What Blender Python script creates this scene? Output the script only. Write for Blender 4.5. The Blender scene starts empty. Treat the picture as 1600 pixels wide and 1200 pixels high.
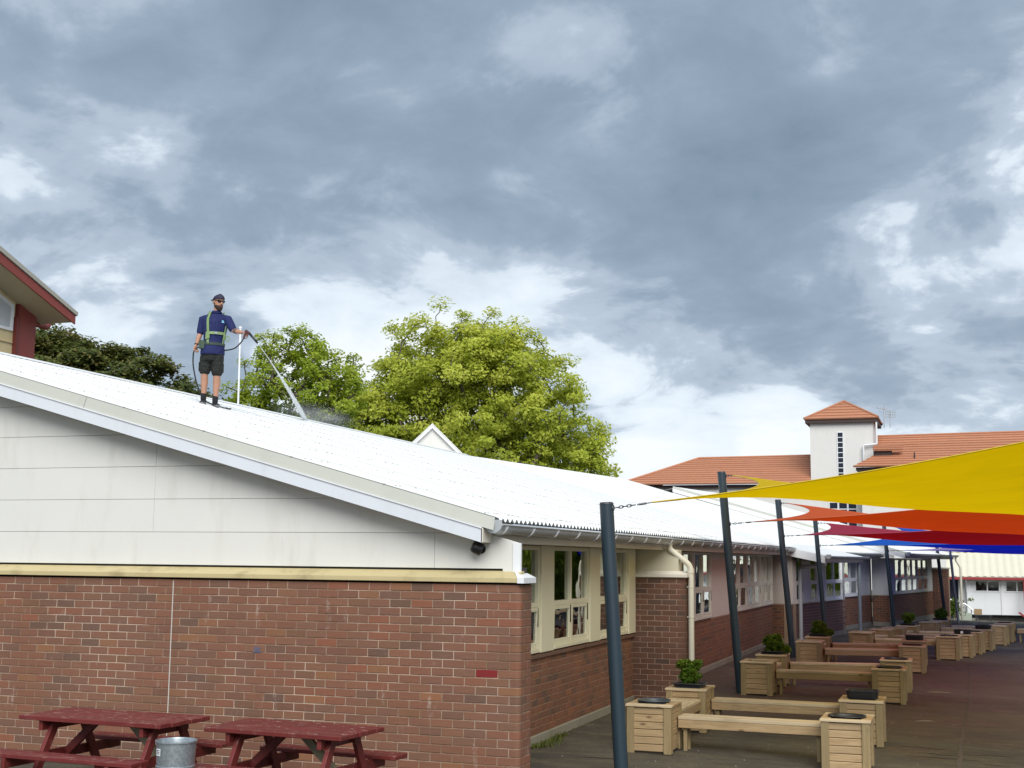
import bpy, bmesh, math, random
import numpy as np
from mathutils import Vector, Matrix

random.seed(11)
rng = np.random.default_rng(11)
S = bpy.context.scene
COL = S.collection
R = math.radians
PI = math.pi

# ------------------------------------------------------------------ camera
YAW, PITCH, ROLL = -0.333, 0.134, 0.0098
FW = Vector((math.sin(YAW) * math.cos(PITCH), math.cos(YAW) * math.cos(PITCH), math.sin(PITCH)))
_r0 = Vector((math.cos(YAW), -math.sin(YAW), 0))
_u0 = _r0.cross(FW)
RR = _r0 * math.cos(ROLL) + _u0 * math.sin(ROLL)
UU = -_r0 * math.sin(ROLL) + _u0 * math.cos(ROLL)
cam_d = bpy.data.cameras.new("camera")
cam = bpy.data.objects.new("camera", cam_d)
COL.objects.link(cam)
cam.matrix_world = Matrix(((RR.x, UU.x, -FW.x, 4.23), (RR.y, UU.y, -FW.y, -12.565), (RR.z, UU.z, -FW.z, 2.295), (0, 0, 0, 1)))
cam_d.sensor_width = 36
cam_d.lens = 2020 / 1600 * 36
cam_d.clip_start = 0.1
cam_d.clip_end = 3000
S.camera = cam

# ------------------------------------------------------------------ light, sky, exposure
S.view_settings.view_transform = 'Standard'
S.view_settings.look = 'None'
S.view_settings.gamma = 1
S.view_settings.use_curve_mapping = False
S.view_settings.exposure = 1.38
SUN_EL, SUN_AZ = R(41), R(154)          # azimuth clockwise from +Y: behind the camera, a little to the right
sun_d = bpy.data.lights.new("sun", 'SUN')
sun_d.energy = 1.5
sun_d.angle = R(45)
sun_d.color = (1.0, 0.965, 0.91)
sun = bpy.data.objects.new("sun", sun_d)
COL.objects.link(sun)
_to = Vector((math.sin(SUN_AZ) * math.cos(SUN_EL), math.cos(SUN_AZ) * math.cos(SUN_EL), math.sin(SUN_EL)))
sun.rotation_euler = (-_to).to_track_quat('-Z', 'Y').to_euler()

W = bpy.data.worlds.new("World")
S.world = W
W.use_nodes = True
wn, wl = W.node_tree.nodes, W.node_tree.links
wn.clear()


def nd(t, **kw):
    n = wn.new(t)
    for k, v in kw.items():
        setattr(n, k, v)
    return n


def wmath(op, a, b=None, clamp=False):
    n = nd('ShaderNodeMath', operation=op, use_clamp=clamp)
    for i, v in enumerate((a, b)):
        if v is None:
            continue
        if isinstance(v, (int, float)):
            n.inputs[i].default_value = v
        else:
            wl.new(v, n.inputs[i])
    return n.outputs[0]


wo = nd('ShaderNodeOutputWorld')
bg_sky = nd('ShaderNodeBackground')
bg_cloud = nd('ShaderNodeBackground')
mixw = nd('ShaderNodeMixShader')
sky = nd('ShaderNodeTexSky', sky_type='NISHITA')
sky.sun_disc = False
sky.sun_elevation = SUN_EL
sky.sun_rotation = SUN_AZ
wl.new(sky.outputs[0], bg_sky.inputs[0])
bg_sky.inputs[1].default_value = 0.06
tc = nd('ShaderNodeTexCoord')
sep = nd('ShaderNodeSeparateXYZ')
wl.new(tc.outputs['Generated'], sep.inputs[0])
# project the direction on a cloud deck so the clouds flatten towards the horizon
el = wmath('MAXIMUM', sep.outputs[2], 0.0)
den = wmath('ADD', el, 0.34)
cx = wmath('DIVIDE', sep.outputs[0], den)
cy = wmath('DIVIDE', sep.outputs[1], den)
cmb = nd('ShaderNodeCombineXYZ')
wl.new(cx, cmb.inputs[0])
wl.new(cy, cmb.inputs[1])


def wnoise(scale, detail, rough, dist, off, stretch=(1, 1, 1)):
    m = nd('ShaderNodeMapping')
    m.inputs['Location'].default_value = off
    m.inputs['Scale'].default_value = stretch
    m.inputs['Rotation'].default_value = (0, 0, 0.3)
    wl.new(cmb.outputs[0], m.inputs[0])
    n = nd('ShaderNodeTexNoise')
    n.inputs['Scale'].default_value = scale
    n.inputs['Detail'].default_value = detail
    n.inputs['Roughness'].default_value = rough
    n.inputs['Distortion'].default_value = dist
    wl.new(m.outputs[0], n.inputs[0])
    return n.outputs[0]


nA = wnoise(1.35, 5, 0.5, 0.2, (9.9, 2.5, 2))
nB = wnoise(3.6, 9, 0.58, 0.35, (12.3, 5.5, 4.0))
nC = wnoise(8.0, 9, 0.58, 0.4, (6.6, 3.3, 7.0))
soft = wmath('ADD', wmath('MULTIPLY', wmath('SUBTRACT', nA, 0.5), 1.35), wmath('MULTIPLY', wmath('SUBTRACT', nB, 0.5), 0.85))
edge_n = wmath('ADD', wmath('MULTIPLY', wmath('SUBTRACT', nB, 0.5), 1.0), wmath('MULTIPLY', wmath('SUBTRACT', nC, 0.5), 0.55))
dens = soft


# broad banks of cloud: (azimuth deg from +Y, elevation deg, half-width deg, amount); + is thicker and darker
def lobe(az, e, w, amt):
    d0 = Vector((math.sin(R(az)) * math.cos(R(e)), math.cos(R(az)) * math.cos(R(e)), math.sin(R(e))))
    vm = nd('ShaderNodeVectorMath', operation='DOT_PRODUCT')
    wl.new(tc.outputs['Generated'], vm.inputs[0])
    vm.inputs[1].default_value = d0
    k = 1.0 / (1 - math.cos(R(w)))
    t = wmath('MULTIPLY', wmath('SUBTRACT', vm.outputs['Value'], 1.0), k)
    return wmath('MULTIPLY', wmath('POWER', 2.718, t), amt)


LOBES = [(-31, 18.0, 5, 0.26), (-25, 18.5, 4, 0.16), (-33, 14.0, 4, 0.10), (-29, 14.5, 6, 0.12), (-21, 13.5, 5, 0.14), (-14, 15, 6, 0.14), (-8, 15, 5, 0.20), (-5, 17, 5, 0.10), (-25, 11, 4, 0.10), (-12, 11.0, 3.0, 0.16),
         (-22.5, 7.6, 3.4, -0.75), (-28, 7.4, 2.6, -0.45), (-18, 12.0, 2.2, -0.14), (-14.5, 8.0, 2.0, -0.16), (-10, 7.6, 2.2, 0.12), (-1, 11.0, 2.6, -0.12), (-6, 12.6, 1.8, -0.10),
         (-13, 4.4, 2.4, -0.45), (-7, 4.6, 3.0, -0.34), (1, 5.0, 3.0, -0.22), (-31, 21, 6, -0.10), (-15, 25, 6, -0.06)]
for L in LOBES:
    dens = wmath('ADD', dens, lobe(*L))
# the deck closes up overhead
_up = nd('ShaderNodeMapRange', interpolation_type='SMOOTHSTEP')
_up.inputs[1].default_value = 0.16
_up.inputs[2].default_value = 0.30
wl.new(sep.outputs[2], _up.inputs[0])
dens = wmath('ADD', dens, wmath('MULTIPLY', _up.outputs[0], 0.07))
# crisper, billowing margins where one bank of cloud stands in front of another
bank = wmath('ADD', wmath('MULTIPLY', dens, 1.6), edge_n)


def wstep(v, lo, hi):
    n = nd('ShaderNodeMapRange', interpolation_type='SMOOTHSTEP')
    n.inputs[1].default_value = lo
    n.inputs[2].default_value = hi
    wl.new(v, n.inputs[0])
    return n.outputs[0]


b1 = wmath('MULTIPLY', wstep(bank, -0.26, -0.04), 0.20)
b2 = wmath('MULTIPLY', wstep(bank, 0.03, 0.24), 0.15)
fine = wmath('MULTIPLY', wmath('SUBTRACT', nC, 0.5), 0.38)
t = wmath('ADD', wmath('ADD', wmath('ADD', wmath('MULTIPLY', dens, 0.58), fine), wmath('ADD', b1, b2)), 0.262, clamp=True)
ramp = nd('ShaderNodeValToRGB')
els = ramp.color_ramp.elements
stops = [(0.0, (0.93, 0.97, 1.0)), (0.16, (0.76, 0.85, 0.93)), (0.34, (0.545, 0.63, 0.735)), (0.55, (0.385, 0.47, 0.575)), (0.78, (0.265, 0.345, 0.44)), (1.0, (0.19, 0.26, 0.345))]
els[0].position, els[0].color = stops[0][0], (*stops[0][1], 1)
els[1].position, els[1].color = stops[-1][0], (*stops[-1][1], 1)
for p, c in stops[1:-1]:
    e = els.new(p)
    e.color = (*c, 1)
wl.new(t, ramp.inputs[0])
wl.new(ramp.outputs[0], bg_cloud.inputs[0])
bg_cloud.inputs[1].default_value = 0.405
mixw.inputs[0].default_value = 0.97
wl.new(bg_sky.outputs[0], mixw.inputs[1])
wl.new(bg_cloud.outputs[0], mixw.inputs[2])
wl.new(mixw.outputs[0], wo.inputs[0])

# ------------------------------------------------------------------ helpers


def setp(o, label=None, cat=None, group=None, kind=None):
    if label:
        o['label'] = label
    if cat:
        o['category'] = cat
    if group:
        o['group'] = group
    if kind:
        o['kind'] = kind
    return o


def empty(name, loc=(0, 0, 0), rz=0.0, label=None, cat=None, group=None):
    o = bpy.data.objects.new(name, None)
    COL.objects.link(o)
    o.location = loc
    o.rotation_euler = (0, 0, rz)
    o.empty_display_size = 0.2
    return setp(o, label, cat, group)


class MB:
    """collects geometry and links it as one mesh object"""

    def __init__(self):
        self.v, self.f = [], []

    def add(self, vs, fs):
        b = len(self.v)
        self.v += [tuple(p) for p in vs]
        self.f += [tuple(b + i for i in f) for f in fs]
        return self

    def box(self, x0, x1, y0, y1, z0, z1, M=None):
        vs = [Vector((x, y, z)) for z in (z0, z1) for y in (y0, y1) for x in (x0, x1)]
        if M is not None:
            vs = [M @ p for p in vs]
        return self.add(vs, [(0, 2, 3, 1), (4, 5, 7, 6), (0, 1, 5, 4), (2, 6, 7, 3), (0, 4, 6, 2), (1, 3, 7, 5)])

    def prism(self, poly, vec):
        n = len(poly)
        a = [Vector(p) for p in poly]
        b = [p + Vector(vec) for p in a]
        fs = [tuple(range(n - 1, -1, -1)), tuple(range(n, 2 * n))]
        fs += [(i, (i + 1) % n, n + (i + 1) % n, n + i) for i in range(n)]
        return self.add(a + b, fs)

    def bar(self, p, q, w, h, up=(0, 0, 1)):
        p, q, up = Vector(p), Vector(q), Vector(up)
        d = q - p
        L = d.length
        d.normalize()
        s = d.cross(up)
        s.normalize()
        u = s.cross(d)
        vs = []
        for k in (p, q):
            for a, b in ((-1, -1), (1, -1), (1, 1), (-1, 1)):
                vs.append(k + s * (a * w / 2) + u * (b * h / 2))
        return self.add(vs, [(3, 2, 1, 0), (4, 5, 6, 7), (0, 1, 5, 4), (1, 2, 6, 5), (2, 3, 7, 6), (3, 0, 4, 7)])

    def tube(self, pts, r, n=8, cap=True):
        pts = [Vector(p) for p in pts]
        m = len(pts)
        rs = r if isinstance(r, (list, tuple)) else [r] * m
        prev = None
        vs = []
        for i, p in enumerate(pts):
            d = (pts[min(i + 1, m - 1)] - pts[max(i - 1, 0)])
            if d.length < 1e-9:
                d = Vector((0, 0, 1))
            d.normalize()
            if prev is None:
                a = Vector((0, 0, 1)) if abs(d.z) < 0.9 else Vector((1, 0, 0))
                s = d.cross(a).normalized()
            else:
                s = (prev - d * prev.dot(d))
                s = s.normalized() if s.length > 1e-6 else d.orthogonal().normalized()
            prev = s
            u = d.cross(s)
            for k in range(n):
                a = 2 * PI * k / n
                vs.append(p + (s * math.cos(a) + u * math.sin(a)) * rs[i])
        fs = []
        for i in range(m - 1):
            for k in range(n):
                fs.append((i * n + k, i * n + (k + 1) % n, (i + 1) * n + (k + 1) % n, (i + 1) * n + k))
        if cap:
            fs.append(tuple(range(n - 1, -1, -1)))
            fs.append(tuple((m - 1) * n + k for k in range(n)))
        return self.add(vs, fs)

    def loft(self, rings, cap=True):
        n = len(rings[0])
        vs = [p for r in rings for p in r]
        fs = []
        for i in range(len(rings) - 1):
            for k in range(n):
                fs.append((i * n + k, i * n + (k + 1) % n, (i + 1) * n + (k + 1) % n, (i + 1) * n + k))
        if cap:
            fs.append(tuple(range(n - 1, -1, -1)))
            fs.append(tuple((len(rings) - 1) * n + k for k in range(n)))
        return self.add(vs, fs)

    def lathe(self, prof, c=(0, 0, 0), n=24, sx=1, sy=1):
        rings = [[Vector((c[0] + r * sx * math.cos(2 * PI * k / n), c[1] + r * sy * math.sin(2 * PI * k / n), c[2] + z)) for k in range(n)] for r, z in prof]
        return self.loft(rings, cap=False)

    def mesh(self, name, bevel=0, seg=1, smooth=False):
        me = bpy.data.meshes.new(name)
        me.from_pydata(self.v, [], self.f)
        if bevel:
            bm = bmesh.new()
            bm.from_mesh(me)
            es = [e for e in bm.edges if len(e.link_faces) == 2 and e.calc_face_angle(0) > 0.6]
            bmesh.ops.bevel(bm, geom=es, offset=bevel, segments=seg, affect='EDGES', clamp_overlap=True)
            bm.to_mesh(me)
            bm.free()
        if smooth:
            me.polygons.foreach_set('use_smooth', [True] * len(me.polygons))
        me.update()
        return me

    def build(self, name, m, parent=None, bevel=0, seg=1, smooth=False, kind=None):
        return link(self.mesh(name, bevel, seg, smooth), name, m, parent, kind)


def link(me, name, m=None, parent=None, kind=None, loc=None, rot=None, scale=None):
    o = bpy.data.objects.new(name, me)
    if m is not None and not me.materials:
        me.materials.append(m)
    COL.objects.link(o)
    if parent is not None:
        o.parent = parent
    if kind:
        o['kind'] = kind
    if loc is not None:
        o.location = loc
    if rot is not None:
        o.rotation_euler = rot
    if scale is not None:
        o.scale = scale
    return o


def auto_smooth(o, ang=40):
    me = o.data
    me.polygons.foreach_set('use_smooth', [True] * len(me.polygons))
    try:
        me.set_sharp_from_angle(angle=R(ang))
    except Exception:
        pass
    return o


def copy_tree(o, parent=None):
    c = o.copy()
    COL.objects.link(c)
    c.parent = parent
    for ch in list(o.children):
        copy_tree(ch, c)
    return c


# ------------------------------------------------------------------ materials
def newmat(name):
    m = bpy.data.materials.new(name)
    m.use_nodes = True
    nt = m.node_tree
    nt.nodes.clear()
    out = nt.nodes.new('ShaderNodeOutputMaterial')
    return m, nt, out


def mnode(nt, t, **kw):
    n = nt.nodes.new(t)
    for k, v in kw.items():
        setattr(n, k, v)
    return n


def mmix(nt, fac, a, b, blend='MIX'):
    n = nt.nodes.new('ShaderNodeMix')
    n.data_type = 'RGBA'
    n.blend_type = blend
    for idx, v in ((0, fac), (6, a), (7, b)):
        if isinstance(v, (int, float)):
            n.inputs[idx].default_value = v
        elif isinstance(v, (tuple, list)):
            n.inputs[idx].default_value = (*v, 1)
        else:
            nt.links.new(v, n.inputs[idx])
    return n.outputs[2]


def mm(nt, op, a, b=None, clamp=False):
    n = nt.nodes.new('ShaderNodeMath')
    n.operation = op
    n.use_clamp = clamp
    for i, v in enumerate((a, b)):
        if v is None:
            continue
        if isinstance(v, (int, float)):
            n.inputs[i].default_value = v
        else:
            nt.links.new(v, n.inputs[i])
    return n.outputs[0]


def mnoise(nt, vec, scale, detail=3, rough=0.55, stretch=None, dist=0):
    if stretch is not None:
        mp = nt.nodes.new('ShaderNodeMapping')
        mp.inputs['Scale'].default_value = stretch
        nt.links.new(vec, mp.inputs[0])
        vec = mp.outputs[0]
    n = nt.nodes.new('ShaderNodeTexNoise')
    n.inputs['Scale'].default_value = scale
    n.inputs['Detail'].default_value = detail
    n.inputs['Roughness'].default_value = rough
    n.inputs['Distortion'].default_value = dist
    nt.links.new(vec, n.inputs['Vector'])
    return n.outputs[0]


def mramp(nt, fac, stops):
    r = nt.nodes.new('ShaderNodeValToRGB')
    e = r.color_ramp.elements
    e[0].position, e[0].color = stops[0][0], (*stops[0][1], 1)
    e[1].position, e[1].color = stops[-1][0], (*stops[-1][1], 1)
    for p, c in stops[1:-1]:
        k = e.new(p)
        k.color = (*c, 1)
    nt.links.new(fac, r.inputs[0])
    return r.outputs[0]


def step01(nt, v, a, b):
    n = nt.nodes.new('ShaderNodeMapRange')
    n.interpolation_type = 'SMOOTHSTEP'
    n.inputs[1].default_value = a
    n.inputs[2].default_value = b
    nt.links.new(v, n.inputs[0])
    return n.outputs[0]


def finish(nt, out, col, rough=0.6, metal=0.0, bump=None, bump_d=0.002, spec=None):
    p = nt.nodes.new('ShaderNodeBsdfPrincipled')
    if isinstance(col, tuple):
        p.inputs['Base Color'].default_value = (*col, 1)
    else:
        nt.links.new(col, p.inputs['Base Color'])
    if isinstance(rough, (int, float)):
        p.inputs['Roughness'].default_value = rough
    else:
        nt.links.new(rough, p.inputs['Roughness'])
    p.inputs['Metallic'].default_value = metal
    if spec is not None:
        p.inputs['Specular IOR Level'].default_value = spec
    if bump is not None:
        b = nt.nodes.new('ShaderNodeBump')
        b.inputs['Strength'].default_value = 1.0
        b.inputs['Distance'].default_value = bump_d
        nt.links.new(bump, b.inputs['Height'])
        nt.links.new(b.outputs[0], p.inputs['Normal'])
    nt.links.new(p.outputs[0], out.inputs[0])
    return p


def paint(name, col, rough=0.5, var=0.12, dirt=0.0, dirt_col=(0.12, 0.10, 0.07), scale=1.5, metal=0.0, bump=0.0, streak=True, objvar=0.0, spec=None, bscale=60):
    """painted or plain surface: soft tone variation, optional weather streaks"""
    m, nt, out = newmat(name)
    g = mnode(nt, 'ShaderNodeNewGeometry')
    pos = g.outputs['Position']
    n1 = mnoise(nt, pos, scale, 4)
    c = mmix(nt, mm(nt, 'MULTIPLY', mm(nt, 'SUBTRACT', n1, 0.35, True), var * 3.0, True), col, tuple(x * 0.62 for x in col))
    if dirt:
        n2 = mnoise(nt, pos, 3.0, 6, 0.65, (1, 1, 0.22) if streak else None)
        c = mmix(nt, mm(nt, 'MULTIPLY', step01(nt, n2, 0.50, 0.72), dirt), c, dirt_col)
    if objvar:
        oi = mnode(nt, 'ShaderNodeObjectInfo')
        c = mmix(nt, mm(nt, 'MULTIPLY', oi.outputs['Random'], objvar), c, tuple(x * 0.5 for x in col))
    b = mnoise(nt, pos, bscale, 3, 0.5, None, 1.5 if bscale < 20 else 0) if bump else None
    finish(nt, out, c, rough, metal, b, bump, spec)
    return m


def rand_id(nt):
    oi = mnode(nt, 'ShaderNodeObjectInfo')
    g = mnode(nt, 'ShaderNodeNewGeometry')
    return mm(nt, 'FRACT', mm(nt, 'ADD', mm(nt, 'MULTIPLY', oi.outputs['Random'], 7.31), mm(nt, 'MULTIPLY', g.outputs['Random Per Island'], 3.77))), g.outputs['Position']


def brick_mat(name, stops, effl=0.5):
    m, nt, out = newmat(name)
    rid, pos = rand_id(nt)
    base = mramp(nt, rid, stops)
    r2 = mm(nt, 'FRACT', mm(nt, 'MULTIPLY', rid, 17.7))
    base = mmix(nt, mm(nt, 'MULTIPLY', r2, 0.30), base, (0.175, 0.086, 0.056))
    big = mnoise(nt, pos, 0.55, 3)
    base = mmix(nt, mm(nt, 'MULTIPLY', step01(nt, big, 0.40, 0.66), 0.20), base, (0.205, 0.12, 0.088))
    sp = mnoise(nt, pos, 45, 5, 0.7)
    base = mmix(nt, mm(nt, 'MULTIPLY', step01(nt, sp, 0.5, 0.75), 0.35), base, (0.09, 0.05, 0.038))
    drag = mnoise(nt, pos, 26, 3, 0.6, (0.25, 0.25, 2.2))
    base = mmix(nt, mm(nt, 'MULTIPLY', step01(nt, drag, 0.45, 0.8), 0.25), base, (0.28, 0.14, 0.09))
    st = mnoise(nt, pos, 2.6, 6, 0.72, (2.2, 2.2, 0.8))
    base = mmix(nt, mm(nt, 'MULTIPLY', step01(nt, st, 0.60, 0.74), effl), base, (0.52, 0.43, 0.38))
    finish(nt, out, base, 0.82, 0, mm(nt, 'ADD', sp, mm(nt, 'MULTIPLY', drag, 0.6)), 0.0025)
    return m


BR = [(0.0, (0.139, 0.063, 0.038)), (0.14, (0.193, 0.080, 0.045)), (0.30, (0.167, 0.077, 0.047)), (0.45, (0.217, 0.077, 0.040)), (0.60, (0.154, 0.080, 0.049)), (0.74, (0.203, 0.089, 0.049)), (0.86, (0.113, 0.063, 0.044)), (0.93, (0.244, 0.105, 0.044)), (1.0, (0.095, 0.056, 0.040))]
M_BRICK = brick_mat('red_brown_brick', BR)
BR2 = [(0.0, (0.15, 0.062, 0.036)), (0.22, (0.19, 0.078, 0.042)), (0.45, (0.22, 0.088, 0.044)), (0.66, (0.165, 0.072, 0.042)), (0.82, (0.105, 0.06, 0.042)), (0.92, (0.24, 0.095, 0.045)), (1.0, (0.09, 0.055, 0.04))]
M_BRICK2 = brick_mat('brown_brick', BR2, 0.12)


def mortar_mat():
    m, nt, out = newmat('mortar')
    g = mnode(nt, 'ShaderNodeNewGeometry')
    n = mnoise(nt, g.outputs['Position'], 1.1, 5, 0.7)
    c = mmix(nt, step01(nt, n, 0.40, 0.62), (0.235, 0.155, 0.105), (0.49, 0.385, 0.30))
    n2 = mnoise(nt, g.outputs['Position'], 80, 3)
    finish(nt, out, c, 0.9, 0, n2, 0.002)
    return m


M_MORTAR = mortar_mat()
M_MORTAR2 = paint('dull_mortar', (0.33, 0.23, 0.15), 0.9, 0.3, 0.3)


def wood_mat(name, c1, c2, along, knots=True):
    m, nt, out = newmat(name)
    t = mnode(nt, 'ShaderNodeTexCoord')
    oi = mnode(nt, 'ShaderNodeObjectInfo')
    add = mnode(nt, 'ShaderNodeVectorMath', operation='ADD')
    mul = mnode(nt, 'ShaderNodeVectorMath', operation='SCALE')
    cmb_ = mnode(nt, 'ShaderNodeCombineXYZ')
    for i in range(3):
        nt.links.new(oi.outputs['Random'], cmb_.inputs[i])
    nt.links.new(cmb_.outputs[0], mul.inputs[0])
    mul.inputs['Scale'].default_value = 37.0
    nt.links.new(t.outputs['Object'], add.inputs[0])
    nt.links.new(mul.outputs[0], add.inputs[1])
    v = add.outputs[0]
    sc = [14, 14, 14]
    sc[along] = 1.1
    gr = mnoise(nt, v, 2.4, 6, 0.65, sc, 0.8)
    c = mmix(nt, step01(nt, gr, 0.34, 0.68), c1, c2)
    c = mmix(nt, mm(nt, 'MULTIPLY', oi.outputs['Random'], 0.85), c, tuple(a * 0.55 + b * 0.2 for a, b in zip(c1, c2)))
    bl = mnoise(nt, v, 1.7, 3)
    c = mmix(nt, mm(nt, 'MULTIPLY', step01(nt, bl, 0.52, 0.7), 0.35), c, (0.215, 0.165, 0.085))
    if knots:
        sk = [7, 7, 7]
        sk[along] = 3.0
        mp = mnode(nt, 'ShaderNodeMapping')
        mp.inputs['Scale'].default_value = sk
        nt.links.new(v, mp.inputs[0])
        vo = mnode(nt, 'ShaderNodeTexVoronoi')
        vo.inputs['Scale'].default_value = 1.0
        nt.links.new(mp.outputs[0], vo.inputs['Vector'])
        kn = step01(nt, vo.outputs['Distance'], 0.16, 0.05)
        c = mmix(nt, mm(nt, 'MULTIPLY', kn, 0.75), c, (0.10, 0.055, 0.025))
    finish(nt, out, c, 0.62, 0, gr, 0.0015)
    return m


W1, W2 = (0.48, 0.345, 0.19), (0.32, 0.21, 0.105)
M_WOODX = wood_mat('treated_pine_x', W1, W2, 0)
M_WOODY = wood_mat('treated_pine_y', W1, W2, 1)
M_WOODZ = wood_mat('treated_pine_z', (0.35, 0.265, 0.135), (0.235, 0.17, 0.08), 2, False)
M_WOODT = wood_mat('treated_pine_pale', (0.66, 0.54, 0.36), (0.50, 0.385, 0.23), 0)


def red_wood():
    m, nt, out = newmat('oxblood_painted_timber')
    g = mnode(nt, 'ShaderNodeNewGeometry')
    oi = mnode(nt, 'ShaderNodeObjectInfo')
    pos = g.outputs['Position']
    n = mnoise(nt, pos, 5, 4)
    c = mmix(nt, n, (0.165, 0.018, 0.014), (0.078, 0.012, 0.010))
    c = mmix(nt, mm(nt, 'MULTIPLY', oi.outputs['Random'], 0.4), c, (0.16, 0.022, 0.022))
    w = mnoise(nt, pos, 13, 6, 0.75)
    up = mnode(nt, 'ShaderNodeSeparateXYZ')
    nt.links.new(g.outputs['Normal'], up.inputs[0])
    # flaked, bird-spotted paint on the boards' upper faces
    wear = mm(nt, 'MULTIPLY', step01(nt, w, 0.55, 0.68), mm(nt, 'MAXIMUM', up.outputs[2], 0.15))
    w2 = mnoise(nt, pos, 9, 5, 0.75, (0.22, 2.0, 2.0))
    wear = mm(nt, 'MAXIMUM', wear, mm(nt, 'MULTIPLY', step01(nt, w2, 0.60, 0.70), mm(nt, 'MAXIMUM', up.outputs[2], 0.35)))
    c = mmix(nt, mm(nt, 'MULTIPLY', wear, 0.75), c, (0.40, 0.28, 0.23))
    finish(nt, out, c, mm(nt, 'ADD', 0.36, mm(nt, 'MULTIPLY', w, 0.4)), 0, mm(nt, 'ADD', w, w2), 0.004)
    return m


M_RED = red_wood()
M_BAREWOOD = wood_mat('worn_bare_timber', (0.30, 0.27, 0.17), (0.20, 0.17, 0.10), 2)


def asphalt():
    m, nt, out = newmat('old_asphalt')
    g = mnode(nt, 'ShaderNodeNewGeometry')
    pos = g.outputs['Position']
    sp = mnode(nt, 'ShaderNodeSeparateXYZ')
    nt.links.new(pos, sp.inputs[0])
    n1 = mnoise(nt, pos, 0.5, 5, 0.6)
    c = mmix(nt, step01(nt, n1, 0.35, 0.68), (0.046, 0.040, 0.032), (0.088, 0.074, 0.052))
    # brownish, mossy wear across the yard
    n2 = mnoise(nt, pos, 1.6, 7, 0.7, (0.6, 2.2, 1))
    c = mmix(nt, mm(nt, 'MULTIPLY', step01(nt, n2, 0.42, 0.66), 0.6), c, (0.130, 0.114, 0.068))
    # red light through the sails, put into the asphalt colour mid-yard
    n6 = mnoise(nt, pos, 0.35, 4, 0.6)
    yb = mm(nt, 'ADD', sp.outputs[1], mm(nt, 'MULTIPLY', mm(nt, 'SUBTRACT', n6, 0.5), 9.0))
    redz = mm(nt, 'MULTIPLY', step01(nt, yb, 5.5, 9.0), step01(nt, yb, 25.0, 19.0))
    c = mmix(nt, mm(nt, 'MULTIPLY', redz, 0.35), c, (0.115, 0.052, 0.046))
    n3 = mnoise(nt, pos, 7.0, 6, 0.75)
    c = mmix(nt, mm(nt, 'MULTIPLY', step01(nt, n3, 0.52, 0.74), 0.6), c, (0.035, 0.030, 0.024))
    n4 = mnoise(nt, pos, 95, 4, 0.75)
    c = mmix(nt, mm(nt, 'MULTIPLY', step01(nt, n4, 0.54, 0.72), 0.55), c, (0.20, 0.18, 0.145))
    n7 = mnoise(nt, pos, 22, 5, 0.75)
    c = mmix(nt, mm(nt, 'MULTIPLY', step01(nt, n7, 0.50, 0.66), 0.6), c, (0.026, 0.022, 0.017))
    n8 = mnoise(nt, pos, 40, 4, 0.7)
    c = mmix(nt, mm(nt, 'MULTIPLY', step01(nt, n8, 0.56, 0.70), 0.45), c, (0.17, 0.145, 0.095))
    # moist dark patches: smoother
    n5 = mnoise(nt, pos, 0.9, 4, 0.6)
    rough = mm(nt, 'SUBTRACT', 0.86, mm(nt, 'MULTIPLY', step01(nt, n5, 0.5, 0.68), 0.34))
    finish(nt, out, c, rough, 0, mm(nt, 'ADD', mm(nt, 'ADD', n4, mm(nt, 'MULTIPLY', n3, 0.8)), n7), 0.010)
    return m


M_ASPH = asphalt()


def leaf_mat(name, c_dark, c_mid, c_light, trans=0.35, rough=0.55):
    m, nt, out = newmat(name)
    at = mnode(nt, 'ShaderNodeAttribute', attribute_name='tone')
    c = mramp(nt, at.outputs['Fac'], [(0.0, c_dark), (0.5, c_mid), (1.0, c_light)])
    d = mnode(nt, 'ShaderNodeBsdfPrincipled')
    d.inputs['Roughness'].default_value = rough
    d.inputs['Specular IOR Level'].default_value = 0.25
    nt.links.new(c, d.inputs['Base Color'])
    tr = mnode(nt, 'ShaderNodeBsdfTranslucent')
    nt.links.new(mmix(nt, 0.2, c, (0.55, 0.60, 0.04)), tr.inputs[0])
    mx = mnode(nt, 'ShaderNodeMixShader')
    mx.inputs[0].default_value = trans
    nt.links.new(d.outputs[0], mx.inputs[1])
    nt.links.new(tr.outputs[0], mx.inputs[2])
    nt.links.new(mx.outputs[0], out.inputs[0])
    return m


M_LEAF_SPRING = leaf_mat('spring_leaf', (0.26, 0.32, 0.035), (0.50, 0.56, 0.075), (0.68, 0.69, 0.15), 0.52)
M_LEAF_GREEN = leaf_mat('green_leaf', (0.19, 0.27, 0.02), (0.36, 0.46, 0.045), (0.50, 0.56, 0.08), 0.52)
M_LEAF_DARK = leaf_mat('dark_leaf', (0.030, 0.048, 0.012), (0.080, 0.105, 0.022), (0.18, 0.14, 0.045), 0.28)
M_LEAF_BOX = leaf_mat('box_leaf', (0.025, 0.06, 0.008), (0.075, 0.15, 0.016), (0.18, 0.26, 0.03), 0.3)
M_BARK = paint('bark', (0.085, 0.07, 0.055), 0.9, 0.4, 0.3, bump=0.01)


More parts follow.
